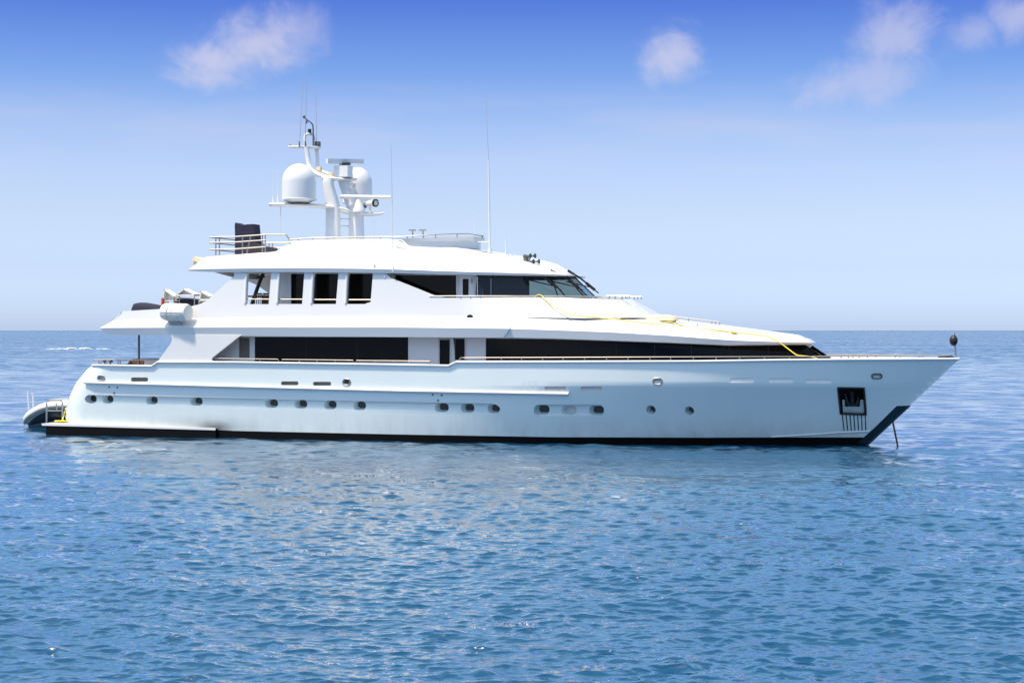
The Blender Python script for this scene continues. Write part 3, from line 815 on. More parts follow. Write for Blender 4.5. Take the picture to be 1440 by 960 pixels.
# windscreen: raked panes round the front of the wheelhouse
WB = [(670, 419, -2.70), (745, 419, -2.52), (797, 419, -1.75), (829, 419, -.70), (838, 419, 0)]
WT = [(670, 386.5, -2.66), (734, 387, -2.48), (770, 387.4, -1.75), (796, 387.6, -.70), (803, 387.6, 0)]
wb, wt = pline(WB), pline(WT)
allb = wb + [(x, -y, z) for x, y, z in reversed(wb[:-1])]; allt = wt + [(x, -y, z) for x, y, z in reversed(wt[:-1])]
segs = [(0, 1), (1, 2), (2, 3), (3, 5), (5, 6), (6, 7), (7, 8)]
wh = MB(); 
low = [(x + .05, y, z - 1.0) for x, y, z in allb]; wh.grid([low, allb], False)
wh_o = wh.build('wheelhouse_front', WHITE, yacht)
for a, b in segs:
    m = MB(); m.add([allb[a], allb[b], allt[b], allt[a]], [(0, 1, 2, 3)], False); m.build('windscreen_pane', TINT, wh_o)
for i in (0, 1, 2, 3, 5, 6, 7, 8):
    m = MB(); m.tube([allb[i], allt[i]], .035, 6); m.build('windscreen_mullion', RUBBER, wh_o)
m = MB(); m.tube([(x + .02, y, z - .03) for x, y, z in allt], .075, 6); m.build('windscreen_gasket', RUBBER, wh_o)
# inside the bridge
m = MB(); xb = P(700, 400, -2.6)[0]; zc = wt[0][2]
m.box((xb - .2, -2.55, zc - 1.4), (xb, 2.55, zc - .05)); m.build('bridge_bulkhead', PLEATHER, wh_o)
cl = [(x - .1, y * .97, z - .12) for x, y, z in allt]
m = MB(); m.add(cl, [tuple(range(len(cl)))], False); m.build('bridge_ceiling', PLEATHER, wh_o)
m = MB(); ds = [(x - .9, y * .75, z + .02) for x, y, z in allb[2:7]]; db = [(x - .35, y * .95, z - .05) for x, y, z in allb[2:7]]
m.grid([ds, db], False); m.grid([ds, [(x, y, z - .9) for x, y, z in ds]], False); m.build('bridge_dashboard', PLEATHER, wh_o)
# wipers
for (a, b, c) in (((739.5, 381.3, -2.42), (758, 388.5, -2.36), (787, 409.5, -2.0)), ((771.5, 381.3, -1.55), (790, 390, -1.50), (817, 409.5, -1.05)), ((795.5, 381.3, -.62), (812, 391, -.45), (839, 413, .15))):
    m = MB(); p = [Vector(P(*q)) + Vector((.14, -.14, .03)) for q in (a, b, c)]
    m.tube(p[:2], [.075, .05], 6); m.tube(p[1:], [.05, .03], 6)
    q = Vector(P(b[0] - 18, b[1] + 5, b[2] - .15)) + Vector((.12, -.12, 0)); q2 = Vector(P(b[0] + 17, b[1] + 13.5, b[2] + .2)) + Vector((.15, -.12, 0))
    m.tube([q, q2], .03, 5)
    m.tube([p[1].lerp(p[2], .35), p[1].lerp(p[2], .8)], .075, 6)
    m.build('wiper', RUBBER, wh_o)
# --- Portuguese bridge (bulwark round the wheelhouse)
pb = MB()
PBt = [(639, 418.4, -3.69), (664, 417.7, -3.63), (720, 417.4, -3.3), (790, 417.8, -2.75), (846, 420.6, -2.15)]
PBb = [(639, 444.8, -3.755), (664, 445, -3.755), (740, 446.2, -3.72), (820, 447, -3.35), (893, 446.5, -2.45)]
n = 30; t1, b1 = resamp(pline(dens(PBt, 10)), n), resamp(pline(dens(PBb, 10)), n)
pb.grid([t1, b1])
ch_t, ch_b = P(868, 421.2, -1.75), P(915, 447, -1.9)
pb.grid([[t1[-1], b1[-1]], [ch_t, ch_b]], False)
fr_t, fr_b = (P(886, 419, 0)[0], 0, ch_t[2] + .05), (P(921, 444, 0)[0], 0, ch_b[2] + .05)
pb.grid([[ch_t, ch_b], [fr_t, fr_b]], False)
ti = [(x, y + .15, z) for x, y, z in t1] + [(ch_t[0] - .1, ch_t[1] + .1, ch_t[2]), (fr_t[0] - .15, 0, fr_t[2])]
tt = t1 + [ch_t, fr_t]
pb.grid([tt, ti, [(x, y, z - .9) for x, y, z in ti]])
pb.mirror(); pb_o = pb.build('bridge_bulwark', WHITE, yacht, ang=20)
m = MB(); x, y, z = onto(660.5, 446, lambda X, Z: -3.80)
q = [onto(*p, lambda X, Z: -3.82) for p in ((656.5, 449.5), (656.5, 444.5), (659, 442.3), (662, 442.3), (664.5, 444.5), (664.5, 449.5))]
m.prism(q, (0, .15, 0)); m.twin(); m.build('side_light', RUBBER, pb_o)
m = MB(); m.tube([P(864.5, 438.8, -2.4), P(869.3, 438.8, -2.4), P(869.3, 441.5, -2.4)], .04, 5); m.build('step_handle', DKGREY, pb_o)

# --- sun deck roof
rf_ = MB()
n = 70
R0 = [(265, 381, -3.72), (300, 382.2, -3.74), (420, 382.7, -3.74), (545, 384, -3.72), (640, 386, -3.6), (700, 387, -3.35), (760, 387.7, -2.75), (796, 388.2, -1.7), (808, 388.4, -.8), (811, 388.4, 0)]
R1 = [(265.2, 379, -3.78), (300, 378, -3.80), (420, 377, -3.80), (545, 378.5, -3.78), (640, 381.5, -3.66), (700, 383.2, -3.4), (760, 385, -2.8), (796, 386.4, -1.72), (808, 387, -.8), (811, 387, 0)]
R2 = [(276, 371, -3.66), (310, 367.5, -3.62), (420, 365, -3.6), (545, 366, -3.55), (640, 369, -3.35), (700, 373, -3.0), (755, 379, -2.3), (790, 383.5, -1.4), (804, 385.8, -.65), (808, 385.8, 0)]
R3 = [(290, 361.2, -3.4), (330, 358.2, -3.35), (388, 354.2, -3.3), (470, 351.6, -3.2), (560, 352, -3.0), (640, 356, -2.6), (690, 360, -2.2), (740, 368, -1.5), (780, 377, -.8), (803, 385, 0)]
R4 = [(294, 360.9, -2.8), (334, 358, -2.75), (388, 354, -2.75), (410, 342, -2.8), (560, 342, -2.5), (640, 348, -1.8), (690, 354.5, -1.2), (740, 362.4, -.6), (780, 372, -.3), (802, 384, 0)]
rows = []
for q in (R0, R1, R2, R3, R4):
    pts = pline(smooth_px(q, 6)) if q is not R4 else pline(dens(q, 6))
    rows.append(resamp(pts, n))
cenr = [(x, 0, z + .05) for x, y, z in rows[-1]]
sof = [(x, y * .5, z + .02) for x, y, z in rows[0]]; sofc = [(x, 0, z + .02) for x, y, z in rows[0]]
rf_.grid([sofc, sof] + rows + [cenr])
rf_.poly([r[0] for r in [sofc, sof] + rows + [cenr]])
rf_.mirror(); roof_o = rf_.build('sun_deck_roof', WHITE, yacht, ang=25)
# coaming round the sun deck
sb = MB()
C1 = [(386, 355, -3.0), (412, 338.6, -2.95), (470, 336.2, -2.9), (548, 335.8, -2.80), (560, 338.5, -2.76), (575, 345.5, -2.7), (600, 350.5, -2.6)]
C0 = [(384, 356, -3.2), (410, 353.6, -3.2), (470, 352, -3.15), (548, 352.2, -3.0), (575, 353, -2.9), (600, 354.5, -2.8)]
c1, c0 = resamp(pline(dens(C1, 6)), 30), resamp(pline(dens(C0, 6)), 30)
sb.grid([c0, c1, [(x, y + .14, z) for x, y, z in c1], [(x, y + .16, z - .7) for x, y, z in c1]]); sb.twin(); sb_o = sb.build('sun_deck_coaming', WHITE, yacht, ang=40)
# flybridge console with flared front
fb = MB()
T1 = [(546, 336, -2.78), (572, 335.2, -2.66), (600, 334.3, -2.42), (630, 333.2, -2.0), (650, 332.7, -1.5), (662, 332.6, -.95), (669, 332.9, -.45), (672, 333.2, 0)]
B1 = [(546, 339, -2.80), (572, 347, -2.55), (600, 348.8, -2.22), (630, 349.6, -1.75), (648, 350, -1.2), (658, 350.4, -.75), (664, 351, -.35), (666.5, 351.2, 0)]
t1 = resamp(pline(smooth_px(T1, 6)), 30); b1 = resamp(pline(smooth_px(B1, 6)), 30)
mm = [tuple(.5 * (a[k] + b[k]) + ((.03, .06, 0)[k] if k == 1 else 0) for k in range(3)) for a, b in zip(t1, b1)]
fb.grid([[(x, y, z - .6) for x, y, z in b1], b1, mm, t1, [(x - .08, y + .1 if y < -.1 else y, z) for x, y, z in t1], [(x - .1, y + .12 if y < -.1 else y, z - .6) for x, y, z in t1]])
fb.mirror(); fb_o = fb.build('flybridge_console', WHITE, yacht, ang=40)
m = MB(); m.prism([P(u, v, -1.6) for u, v in ((640, 349.8), (672, 354.2), (683, 354.4), (683, 353.4), (672, 351.6))], (0, .6, 0)); m.build('console_sill', GREY, fb_o)
for u in (580, 594.5):
    m = MB(); m.tube([P(u + 1, 334.5, -1.2), P(u, 324, -1.2)], .035, 6); m.tube([P(u - 4.5, 323.8, -1.35), P(u + 4.5, 323.8, -1.05)], .05, 6); m.build('console_handle', STEEL, fb_o)

# --- rails
def rail(name, px_rails, posts, fy, r=.021, off_=0.0, parent=yacht, mir=True, base=None):
    m = MB()
    for q in px_rails: m.tube(line(q, fy, off_, 6), r, 6)
    for (u, v0, v1) in posts: m.tube([onto(u, v0, off(fy, -off_)), onto(u, v1, off(fy, -off_))], r * .85, 6)
    if mir: m.twin()
    return m.build(name, STEEL, parent)
FR = lambda X, Z: -(bdeck(X) - .10)
rail('bulwark_rail', [[(299, 503.6), (391, 504.9), (392.6, 509.6)]], [(u, 504, 510) for u in (306, 328, 346, 366)], FR)
rail('bulwark_rail', [[(396, 510), (396.6, 505.2), (496.5, 506.4), (496.8, 511.4)]], [(421, 505.6, 510), (446, 505.8, 511), (471, 506, 511)], FR)
rail('bulwark_rail', [[(500.5, 511.8), (501, 506.6), (604.5, 507.6), (604.7, 512.6)]], [(527, 506.9, 512), (552.5, 507.2, 512), (578, 507.4, 513)], FR)
pu = [677, 705, 733.5, 763, 792, 822, 853, 883, 914, 943, 975, 1007, 1040, 1075, 1110]
rail('bulwark_rail', [[(644, 508), (648, 502.8), (780, 502.4), (940, 501.7), (1060, 501.3), (1142, 500.9)]], [(u, 502, 508) for u in pu], FR)
rail('bow_rail', [[(1142, 500.9), (1220, 500.2), (1300, 499.8), (1336, 499.6)]], [(u, 500, 505) for u in (1146, 1183, 1193, 1220, 1259, 1293)], FR, .03)
rail('aft_rail', [[(132, 505.6), (165, 505.8), (225, 506.2)]], [(u, 506, 514) for u in (139, 142, 150, 154, 166, 169, 194.5)], lambda X, Z: -3.75, .032)
FPB = lambda X, Z: float(np.interp(X, [t[0] for t in tt], [t[1] for t in tt]))
rail('bridge_rail', [[(604, 416.4), (660, 416.2), (780, 416.2), (846, 417.2)]], [(u, 416.2, 420) for u in (648, 662, 676, 704, 732, 748, 780, 795, 808, 820, 832)], FPB, .03)
rail('bridge_rail', [[(852, 415.8), (886, 415.8)]], [(u, 415.8, 420) for u in (857, 865, 875, 880, 885)], lambda X, Z: -1.2, .03)
m = MB()
for q in ([(942, 444.2, -1.0), (1012, 452.6, -.9)], [(878, 451.3, -2.5), (950, 453.6, -2.0), (980, 455, -1.9)]): m.tube(pline(q), .024, 6)
for u, v0, v1, y in ((968, 447.5, 453, -1), (1001, 451.4, 456.5, -.9), (1006, 452, 457.5, -.9), (1012, 452.6, 458, -.9), (876, 447, 452.5, -2.5), (912, 452.4, 457, -2.3), (935, 453, 458.5, -2.1), (952, 453.6, 458.5, -2.0), (981, 455, 458.5, -1.9)):
    m.tube([P(u, v0, y), P(u, v1, y)], .024, 6)
m.build('foredeck_rail', STEEL, yacht)
m = MB()                                        # tall rail round the aft end of the sun deck
for v0, v1 in ((333.6, 331), (341.3, 338.6), (350.8, 348)):
    m.tube(pline([(295, v0, -3.1), (330, v0 - .6, -3.1), (374, v1 - 1, -3.1)] + ([(397, 329.6, -3.1), (403, 330.2, -3.1), (406.5, 336.5, -3.1)] if v0 < 334 else [])), .04, 6)
    m.tube([P(295, v0, -3.1), (P(295, v0, -3.1)[0], 3.1, P(295, v0, -3.1)[2])], .035, 6)
for u, vt, ul in ((303.5, 333, 303.5), (308.5, 333, 308.5), (341, 332, 341), (352.5, 331.5, 347), (369, 331, 369), (373, 331, 373)):
    m.tube([P(u, vt, -3.1), P(ul, 360.5 - (u - 295) * .075, -3.1)], .032, 6)
m.twin(); m.build('sun_deck_rail', STEEL, yacht)
m = MB()
m.tube(pline([(405, 337, -2.9), (440, 334.4, -2.88), (520, 333.2, -2.8), (560, 333, -2.7), (600, 330.6, -2.4), (640, 328.8, -1.85), (658, 328.8, -1.2), (668, 330, -.55), (672, 331, 0)]), .03, 6)
for u, v, y in ((420, 336, -2.9), (440, 334.4, -2.88), (470, 334, -2.84), (502, 333.5, -2.8), (535, 333.2, -2.75), (573, 332.3, -2.6), (613, 330, -2.3), (643, 328.8, -2.05), (668, 329.5, -.6)):
    m.tube([P(u, v, y), P(u - .6, v + 4.5, y)], .026, 6)
m.twin(); m.build('coaming_rail', STEEL, yacht)
m = MB(); m.tube(pline([(553, 337.8, -3.0), (565, 337.8, -3.0), (582, 352.5, -3.2)]), .022, 5); m.build('awning_strut', STEEL, yacht)
m = MB()                                        # stainless rail on the swim platform
x0 = P(66, 594.5, -2.6)
m.tube(pline([(65.6, 594.5, -2.6), (65.6, 566.5, -2.6), (67.5, 562.8, -2.6), (86, 562.6, -2.6), (87.8, 566, -2.6), (87.8, 594, -2.6)]), .045, 8)
m.tube(pline([(65.6, 577.6, -2.6), (87.8, 577.4, -2.6)]), .03, 6); m.tube(pline([(80, 577.5, -2.6), (79, 566, -2.6)]), .03, 6)
m.build('platform_rail', STEEL, yacht)

# --- roof gear forward
def whip(name, u0, v0, u1, v1, y, r0, r1, m_, parent=yacht, base=True):
    m = MB(); a, b = Vector(P(u0, v0, y)), Vector(P(u1, v1, y)); m.tube([a, a.lerp(b, .5), b], [r0, (r0 + r1) / 2, r1], 6)
    if base: m.tube([a, a + Vector((0, 0, .18))], r0 * 2.0, 8)
    return m.build(name, m_, parent)
whip('whip_antenna', 689, 354.5, 687, 226, -1.5, .055, .035, WHITE); whip('whip_antenna', 687, 226, 682.8, 131, -1.5, .016, .008, GREY, base=False)
whip('whip_antenna', 667.5, 334, 666.5, 294, -.6, .02, .012, WHITE)
whip('whip_antenna', 711.8, 361, 710.5, 330, -1.0, .04, .02, WHITE)
whip('whip_antenna', 552.8, 382, 551.5, 290, -3.75, .024, .016, WHITE); whip('whip_antenna', 551.6, 290, 550, 201, -3.75, .013, .008, GREY, base=False)
whip('whip_antenna', 526.5, 377, 525.5, 300, -3.75, .02, .012, WHITE)
m = MB(); m.tube([P(672, 340, -1.3), P(689, 340.4, -1.5)], .025, 6); m.build('antenna_bracket', WHITE, yacht)
for u in (714.5, 719.5, 728): 
    m = MB(); m.tube([P(u, 364 if u < 725 else 369, -1.3), P(u, 358 if u < 725 else 365, -1.3)], .045, 8); m.build('vent_pipe', WHITE, yacht)
hn = MB()
hn.box(P(735.8, 368.6, -1.3), tuple(a + b for a, b in zip(P(743.5, 358.6, -1.3), (0, .3, 0))))
hn_o = hn.build('air_horn', STEEL, yacht)
for u, v in ((745.5, 359.8), (752, 359.8), (750, 367.6), (757.5, 367.8)):
    m = MB(); a = Vector(P(u - 6, v, -1.35)); b = Vector(P(u, v, -1.35))
    m.lathe([(0, 0), (.035, 0), (.035, .12), (.06, .2), (.12, .26), (.125, .27), (.04, .265), (0, .26)], a, (b - a) + Vector((0, -.06, 0)), 14); m.build('horn_trumpet', DKGREY, hn_o)
for u, v in ((738.3, 360.5), (738.5, 367)):
    m = MB(); m.lathe([(0, -.06), (.10, -.06), (.11, .0), (0, .03)], P(u, v, -1.42), (0, -1, 0), 14); m.build('horn_compressor', DKGREY, hn_o)
m = MB(); x, y, z = P(1344.3, 503.5, -.05); xt, yt, zt = P(1342, 467.5, -.05); m.tube([(x, y, z), (xt, yt, zt)], .04, 8); m.build('bow_staff', STEEL, yacht)

# --- mast
mast = MB()
def slab(rows_, y0, y1):
    """tapered pylon: rows of (v, left u, right u)"""
    out = []
    for v, ul, ur in rows_:
        a, b = P(ul, v, y0), P(ur, v, y0); c = .12 * (b[0] - a[0]); dy = .12 * (y1 - y0)
        ring = [(a[0] + c, y0, a[2]), (b[0] - c, y0, a[2]), (b[0], y0 + dy, a[2]), (b[0], y1 - dy, a[2]), (b[0] - c, y1, a[2]), (a[0] + c, y1, a[2]), (a[0], y1 - dy, a[2]), (a[0], y0 + dy, a[2])]
        out.append(ring)
    mast.grid(out, True, True); mast.add(out[-1], [tuple(range(8))], False)
slab([(345, 457, 474), (296, 457.5, 474), (288, 457.5, 473), (258, 453, 464.5), (251.5, 453.5, 463.5), (249.8, 455.5, 462)], -1.15, -.65)
slab([(345, 489, 502), (298, 489, 500.5), (296, 487.5, 500), (275, 480, 492), (254, 473.5, 486)], -.25, .9)
mast_o = mast.build('mast', WHITE, yacht, ang=50)
m = MB()
sp_ = pline(smooth_px([(378.5, 287.6, -2.5), (400, 288, -2.2), (430, 288.8, -1.8), (460, 291, -1.0), (478, 294.5, -.4), (492, 298.5, .2), (508, 300.8, .8), (524, 300.8, 1.3), (536.5, 299, 1.7)], 5))
m.tube(sp_, [.06] + [.11] * (len(sp_) - 2) + [.06], 12, flat=4.2)
m.build('spreader', WHITE, mast_o)
m = MB(); sp2 = pline([(452, 250.5, -.9), (470, 251.5, -.6), (486, 252.5, .0), (497, 252.5, .5)]); m.tube(sp2, .09, 10, flat=3.4); m.build('spreader', WHITE, mast_o)
m = MB(); m.tube(pline(smooth_px([(430.5, 207, -.35), (433, 222, -.35), (435, 234, -.4), (440, 241.5, -.5), (455, 248.5, -.6), (470, 252, -.6)], 5)), .13, 10)
m.tube(pline(smooth_px([(444, 207, .3), (446, 222, .3), (446.5, 233, .25), (452, 241, .2), (466, 246.5, .2), (482, 252, .2)], 5)), .11, 10)
m.tube(pline([(405.5, 206.6, -.9), (450, 207.6, .2)]), .075, 8)
m.tube(pline(smooth_px([(429.5, 206, -.3), (428.8, 193, -.3), (431.5, 189, -.2), (438.5, 189, .1), (441.3, 193, .25), (442, 206, .3)], 5)), .07, 8)
m.build('top_mast', WHITE, mast_o)
m = MB(); m.tube(pline(smooth_px([(440.3, 205.5, 0), (440.3, 180, 0), (438, 173.5, -.1), (432, 169, -.2), (427.5, 164.5, -.3)], 5)), .035, 6); m.tube(pline([(428.8, 166, -.3), (426.8, 163.3, -.32)]), .07, 8)
m.tube(pline([(431.5, 170, -.2), (431, 174, -.2)]), .04, 6); m.build('wind_sensor', DKGREY, mast_o)
m = MB(); m.lathe([(0, 0), (.09, 0), (.10, .03), (.09, .06), (.09, .2), (.10, .24), (0, .25)], P(435.4, 188.3, 0), k=14); m.build('mast_light', RUBBER, mast_o)
m = MB(); m.box(P(443.5, 207, .2), tuple(a + b for a, b in zip(P(448.6, 199, .2), (0, .22, 0)))); m.lathe([(0, 0), (.07, 0), (.07, .12), (0, .12)], P(446.5, 203, .1), (1, -.3, 0), 10); m.build('mast_camera', DKGREY, mast_o)
m = MB(); m.lathe([(.09, 0), (.1, -.1), (.08, -.16), (.05, -.2), (0, -.22)], P(446, 208.5, .3), k=14); m.build('mast_light', CREAM, mast_o)
for u in (408, 421, 429.2):
    m = MB(); m.tube([P(u, 206, -.6), P(u, 199 if u > 410 else 203, -.6)], .035, 6); m.build('antenna_base', DKGREY, mast_o)
for u, v in ((447.5, 236.5), (464.5, 245)):
    m = MB(); m.box(P(u - 2.8, v + 3.6, -.3), tuple(a + b for a, b in zip(P(u + 2.8, v - 2.4, -.3), (0, .25, 0)))); m.build('deck_light', CREAM, mast_o)
for a in ((421, 205, 426, 115, -.6), (429.3, 205, 430.8, 115, -.4), (445.3, 199, 443.8, 117, .2), (384.2, 286, 384, 232, -2.4), (390.8, 286, 390, 230, -2.3)):
    m = MB(); m.tube([P(a[0], a[1], a[4]), P(a[2], a[3], a[4])], [.022, .012], 5)
    if a[1] > 280: m.tube([P(a[0], a[1], a[4]), P(a[0], a[1] - 10, a[4])], .04, 6)
    m.build('whip_antenna', GREY if a[1] < 280 else WHITE, mast_o)
m = MB(); m.tube([P(394.6, 291, -2.3), P(394.6, 329, -3.1)], .012, 4); m.tube([P(394.6, 290, -2.3), P(394.6, 288, -2.3)], .05, 6); m.build('signal_halyard', GREY, mast_o)
for u, vt, vb, rpx, y in ((420.6, 230.2, 280.6, 22.4, -2.0), (502.6, 235, 285, 19.6, 1.5)):
    a, b = P(u, vb, y), P(u, vt, y); r = P(u + rpx, vb, y)[0] - a[0]; r *= .985; H = b[2] - a[2]; hd = H * .40
    prof = [(r * .62, -.16), (r * .70, -.14), (r * 1.03, -.02), (r * 1.04, 0), (r, .02), (r, H - hd - .2)]
    prof += [(r * math.cos(q), H - hd - .2 + (hd + .2) * math.sin(q)) for q in [math.pi / 2 * i / 12 for i in range(1, 12)]] + [(0.001, H)]
    m = MB(); m.lathe(prof, a, k=40); d = m.build('radome', WHITE, mast_o)
    m = MB(); m.lathe([(r * .64, -.17), (r * .64, -.24), (r * .6, -.28), (0, -.28)], a, k=32); m.build('radome_base', DKGREY, d)
a = P(483.5, 249.5, -.1); rd = MB(); rd.box((a[0] - .42, -.45, a[2]), (a[0] + .36, .25, a[2] + .58)); rd.box((a[0] - .2, -.25, a[2] + .58), (a[0] + .15, .1, a[2] + .7)); rd_o = rd.build('radar', WHITE, mast_o)
m = MB(); c = Vector((a[0] + .05, -.08, a[2] + .84)); dr = Vector((.62, .62, .03)).normalized() * 1.0
pr = [c - dr + Vector(q) for q in ((-.06, .06, -.14), (.10, -.10, -.14), (.12, -.12, .10), (-.08, .08, .12))]
m.prism([tuple(p) for p in pr], tuple(dr * 2)); m.build('radar_scanner', WHITE, rd_o)
m = MB(); m.box((a[0] + .0, -.35, a[2] + .62), (a[0] + .38, -.1, a[2] + .74)); m.build('radar_motor', RUBBER, rd_o)
a = P(505, 297, -.3); rd = MB(); rd.lathe([(.32, -.05), (.32, .1), (.22, .28), (.17, .62), (0, .63)], a, k=20); rd_o = rd.build('radar', WHITE, mast_o)
m = MB(); m.tube([P(478.6, 276.6, -.55), P(549.5, 277.6, -.1)], .105, 10); m.build('radar_scanner', WHITE, rd_o)
m = MB(); a = Vector(P(518, 286.5, .6)); b = Vector(P(531, 285.2, .35)); m.lathe([(0, -.15), (.12, -.12), (.15, 0), (.18, .15), (.19, .5), (.16, .5)], a, b - a, 18); m.tube([a + Vector((.1, 0, -.15)), a + Vector((.1, 0, -.5))], .07, 8)
sl_ = m.build('searchlight', WHITE, mast_o)
d_ = (b - a).normalized(); m = MB(); m.lathe([(.20, .45), (.205, .56), (.15, .56), (.1, .5), (0, .5)], a, d_, 18); m.build('searchlight_rim', RUBBER, sl_)
m = MB(); m.lathe([(0, .57), (.10, .565), (.14, .55)], a, d_, 18); m.build('searchlight_lens', LENS, sl_)
for v in (308, 318):
    m = MB(); m.tube([P(475, v, -.7), P(493, v + .4, -.1)], .05, 6); m.build('mast_rung', WHITE, mast_o)
m = MB(); m.tube(pline([(492, 258, -.4), (499, 258.5, -.2), (499, 263, -.2)]), .04, 6); m.box(P(492, 265, -.4), tuple(p + q for p, q in zip(P(496, 261, -.4), (0, .1, 0)))); m.build('mast_bracket', GREY, mast_o)
# --- aft beam under the sun deck roof and sloping port-side screen seen through the first arch
m = MB(); m.tube([P(354, 428, 0), P(362, 405, 0), P(371, 381.5, 0)], .10, 6); m.tube([P(347, 391, 1), P(372, 389, 1)], .07, 6); m.build('awning_frame', RUBBER, yacht)
m = MB(); m.prism([P(302, 383, -2.2), P(331, 391, -1.6), P(331, 383, -1.6)], (0, 2.8, 0)); m.build('roof_bracket', GREY, roof_o)
m = MB(); m.prism([P(345, 384, 2.6), P(400, 386, 2.6), P(402, 412, 2.6), P(380, 414, 2.6), P(362, 401, 2.6), P(345, 394, 2.6)], (0, .5, 0)); m.build('port_screen', GREY, up_o)
# anchor chain from the stem down into the water
m = MB(); a = Vector(P(1255, 590.5, 0)); b = Vector(P(1263.5, 632, -.1))
nl = 26
for i in range(nl):
    c = a.lerp(b, (i + .5) / nl); d = (b - a).normalized() * ((b - a).length / nl * .72)
    s_ = Vector((.035, 0, 0)) if i % 2 else Vector((0, .035, 0))
    lp = [c - d + s_ * .6, c - d * .4 + s_, c + d * .4 + s_, c + d + s_ * .6, c + d - s_ * .6, c + d * .4 - s_, c - d * .4 - s_, c - d - s_ * .6, c - d + s_ * .6]
    m.tube(lp, .02, 5)
m.build('anchor_chain', RUST, yacht)

# ================================================================== things on and around the yacht
def built(t, name, m, material, **k): return m.build(name, material, t, base=tuple(t.location), **k)
# black anchor ball on the bow staff
b0 = P(1341, 478.6, -.12)
t = thing('anchor_ball', 'black ball hoisted on the thin staff at the tip of the bow', 'day shape', b0)
m = MB(); m.lathe([(.001 if q in (0, 12) else .19 * math.sin(math.pi * q / 12), -.25 * math.cos(math.pi * q / 12)) for q in range(13)], b0, k=20); built(t, 'ball', m, RUBBER)
m = MB(); m.tube([(b0[0], b0[1], b0[2] + .22), (b0[0] + .03, b0[1] + .05, b0[2] + .42)], .012, 5); built(t, 'halyard', m, GREY)
# dark cover on the foredeck by the staff
b0 = P(1328, 503, -.25)
t = thing('windlass_cover', 'low dark canvas cover lying at the very tip of the bow deck', 'cover', b0)
m = MB(); rows = []
for i, (u, v) in enumerate(((1318, 503.4), (1322, 500.6), (1330, 499.6), (1338, 500.8), (1343, 503.4))):
    x, y, z = P(u, v, -.2); wdt = .24 - .045 * i
    rows.append([(x, -wdt, b0[2] - .06), (x, -wdt * .8, z - .03), (x, 0, z + .03), (x, wdt * .8, z - .03), (x, wdt, b0[2] - .06)])
m.grid(rows); built(t, 'cover', m, NAVY)
# life raft canister on its cradle
b0 = P(245, 452, -4.3)
t = thing('life_raft_canister', 'fat white cylindrical life raft canister strapped to the outside of the upper deck bulwark', 'life raft', b0)
a = Vector(P(229.5, 438.6, -4.2)); dv = Vector((1, -.14, -.03)).normalized(); L = 1.62; r = .455
m = MB(); m.lathe([(0, 0), (r * .55, .01), (r * .88, .07), (r, .2), (r, L / 2 - .01), (r * 1.035, L / 2 - .0), (r, L / 2 + .01), (r, L - .2), (r * .9, L - .06), (r * .6, L - .005), (0, L)], a, dv, 40); can = built(t, 'canister', m, RAFTW)
for s0, tl in ((.52, .10), (.92, -.25)):
    m = MB(); sd = dv.cross(Vector((0, 0, 1))).normalized(); upv = sd.cross(dv)
    m.tube([tuple(a + dv * (s0 + tl * math.sin(q)) + sd * (r * 1.02 * math.cos(q)) + upv * (r * 1.02 * math.sin(q))) for q in [2 * math.pi * i / 28 for i in range(29)]], .022, 6); built(t, 'strap', m, BEIGE)
m = MB(); m.tube([tuple(a + dv * s0 + dv.cross(Vector((0, 0, 1))).normalized() * (r * 1.0) ) for s0 in (.15, L - .15)], .02, 5); built(t, 'seam', m, BEIGE)
m = MB(); m.prism([P(u, v, -4.25) for u, v in ((236, 455), (254, 456), (252, 449), (239, 449))], (0, .5, 0)); built(t, 'cradle', m, GREY)
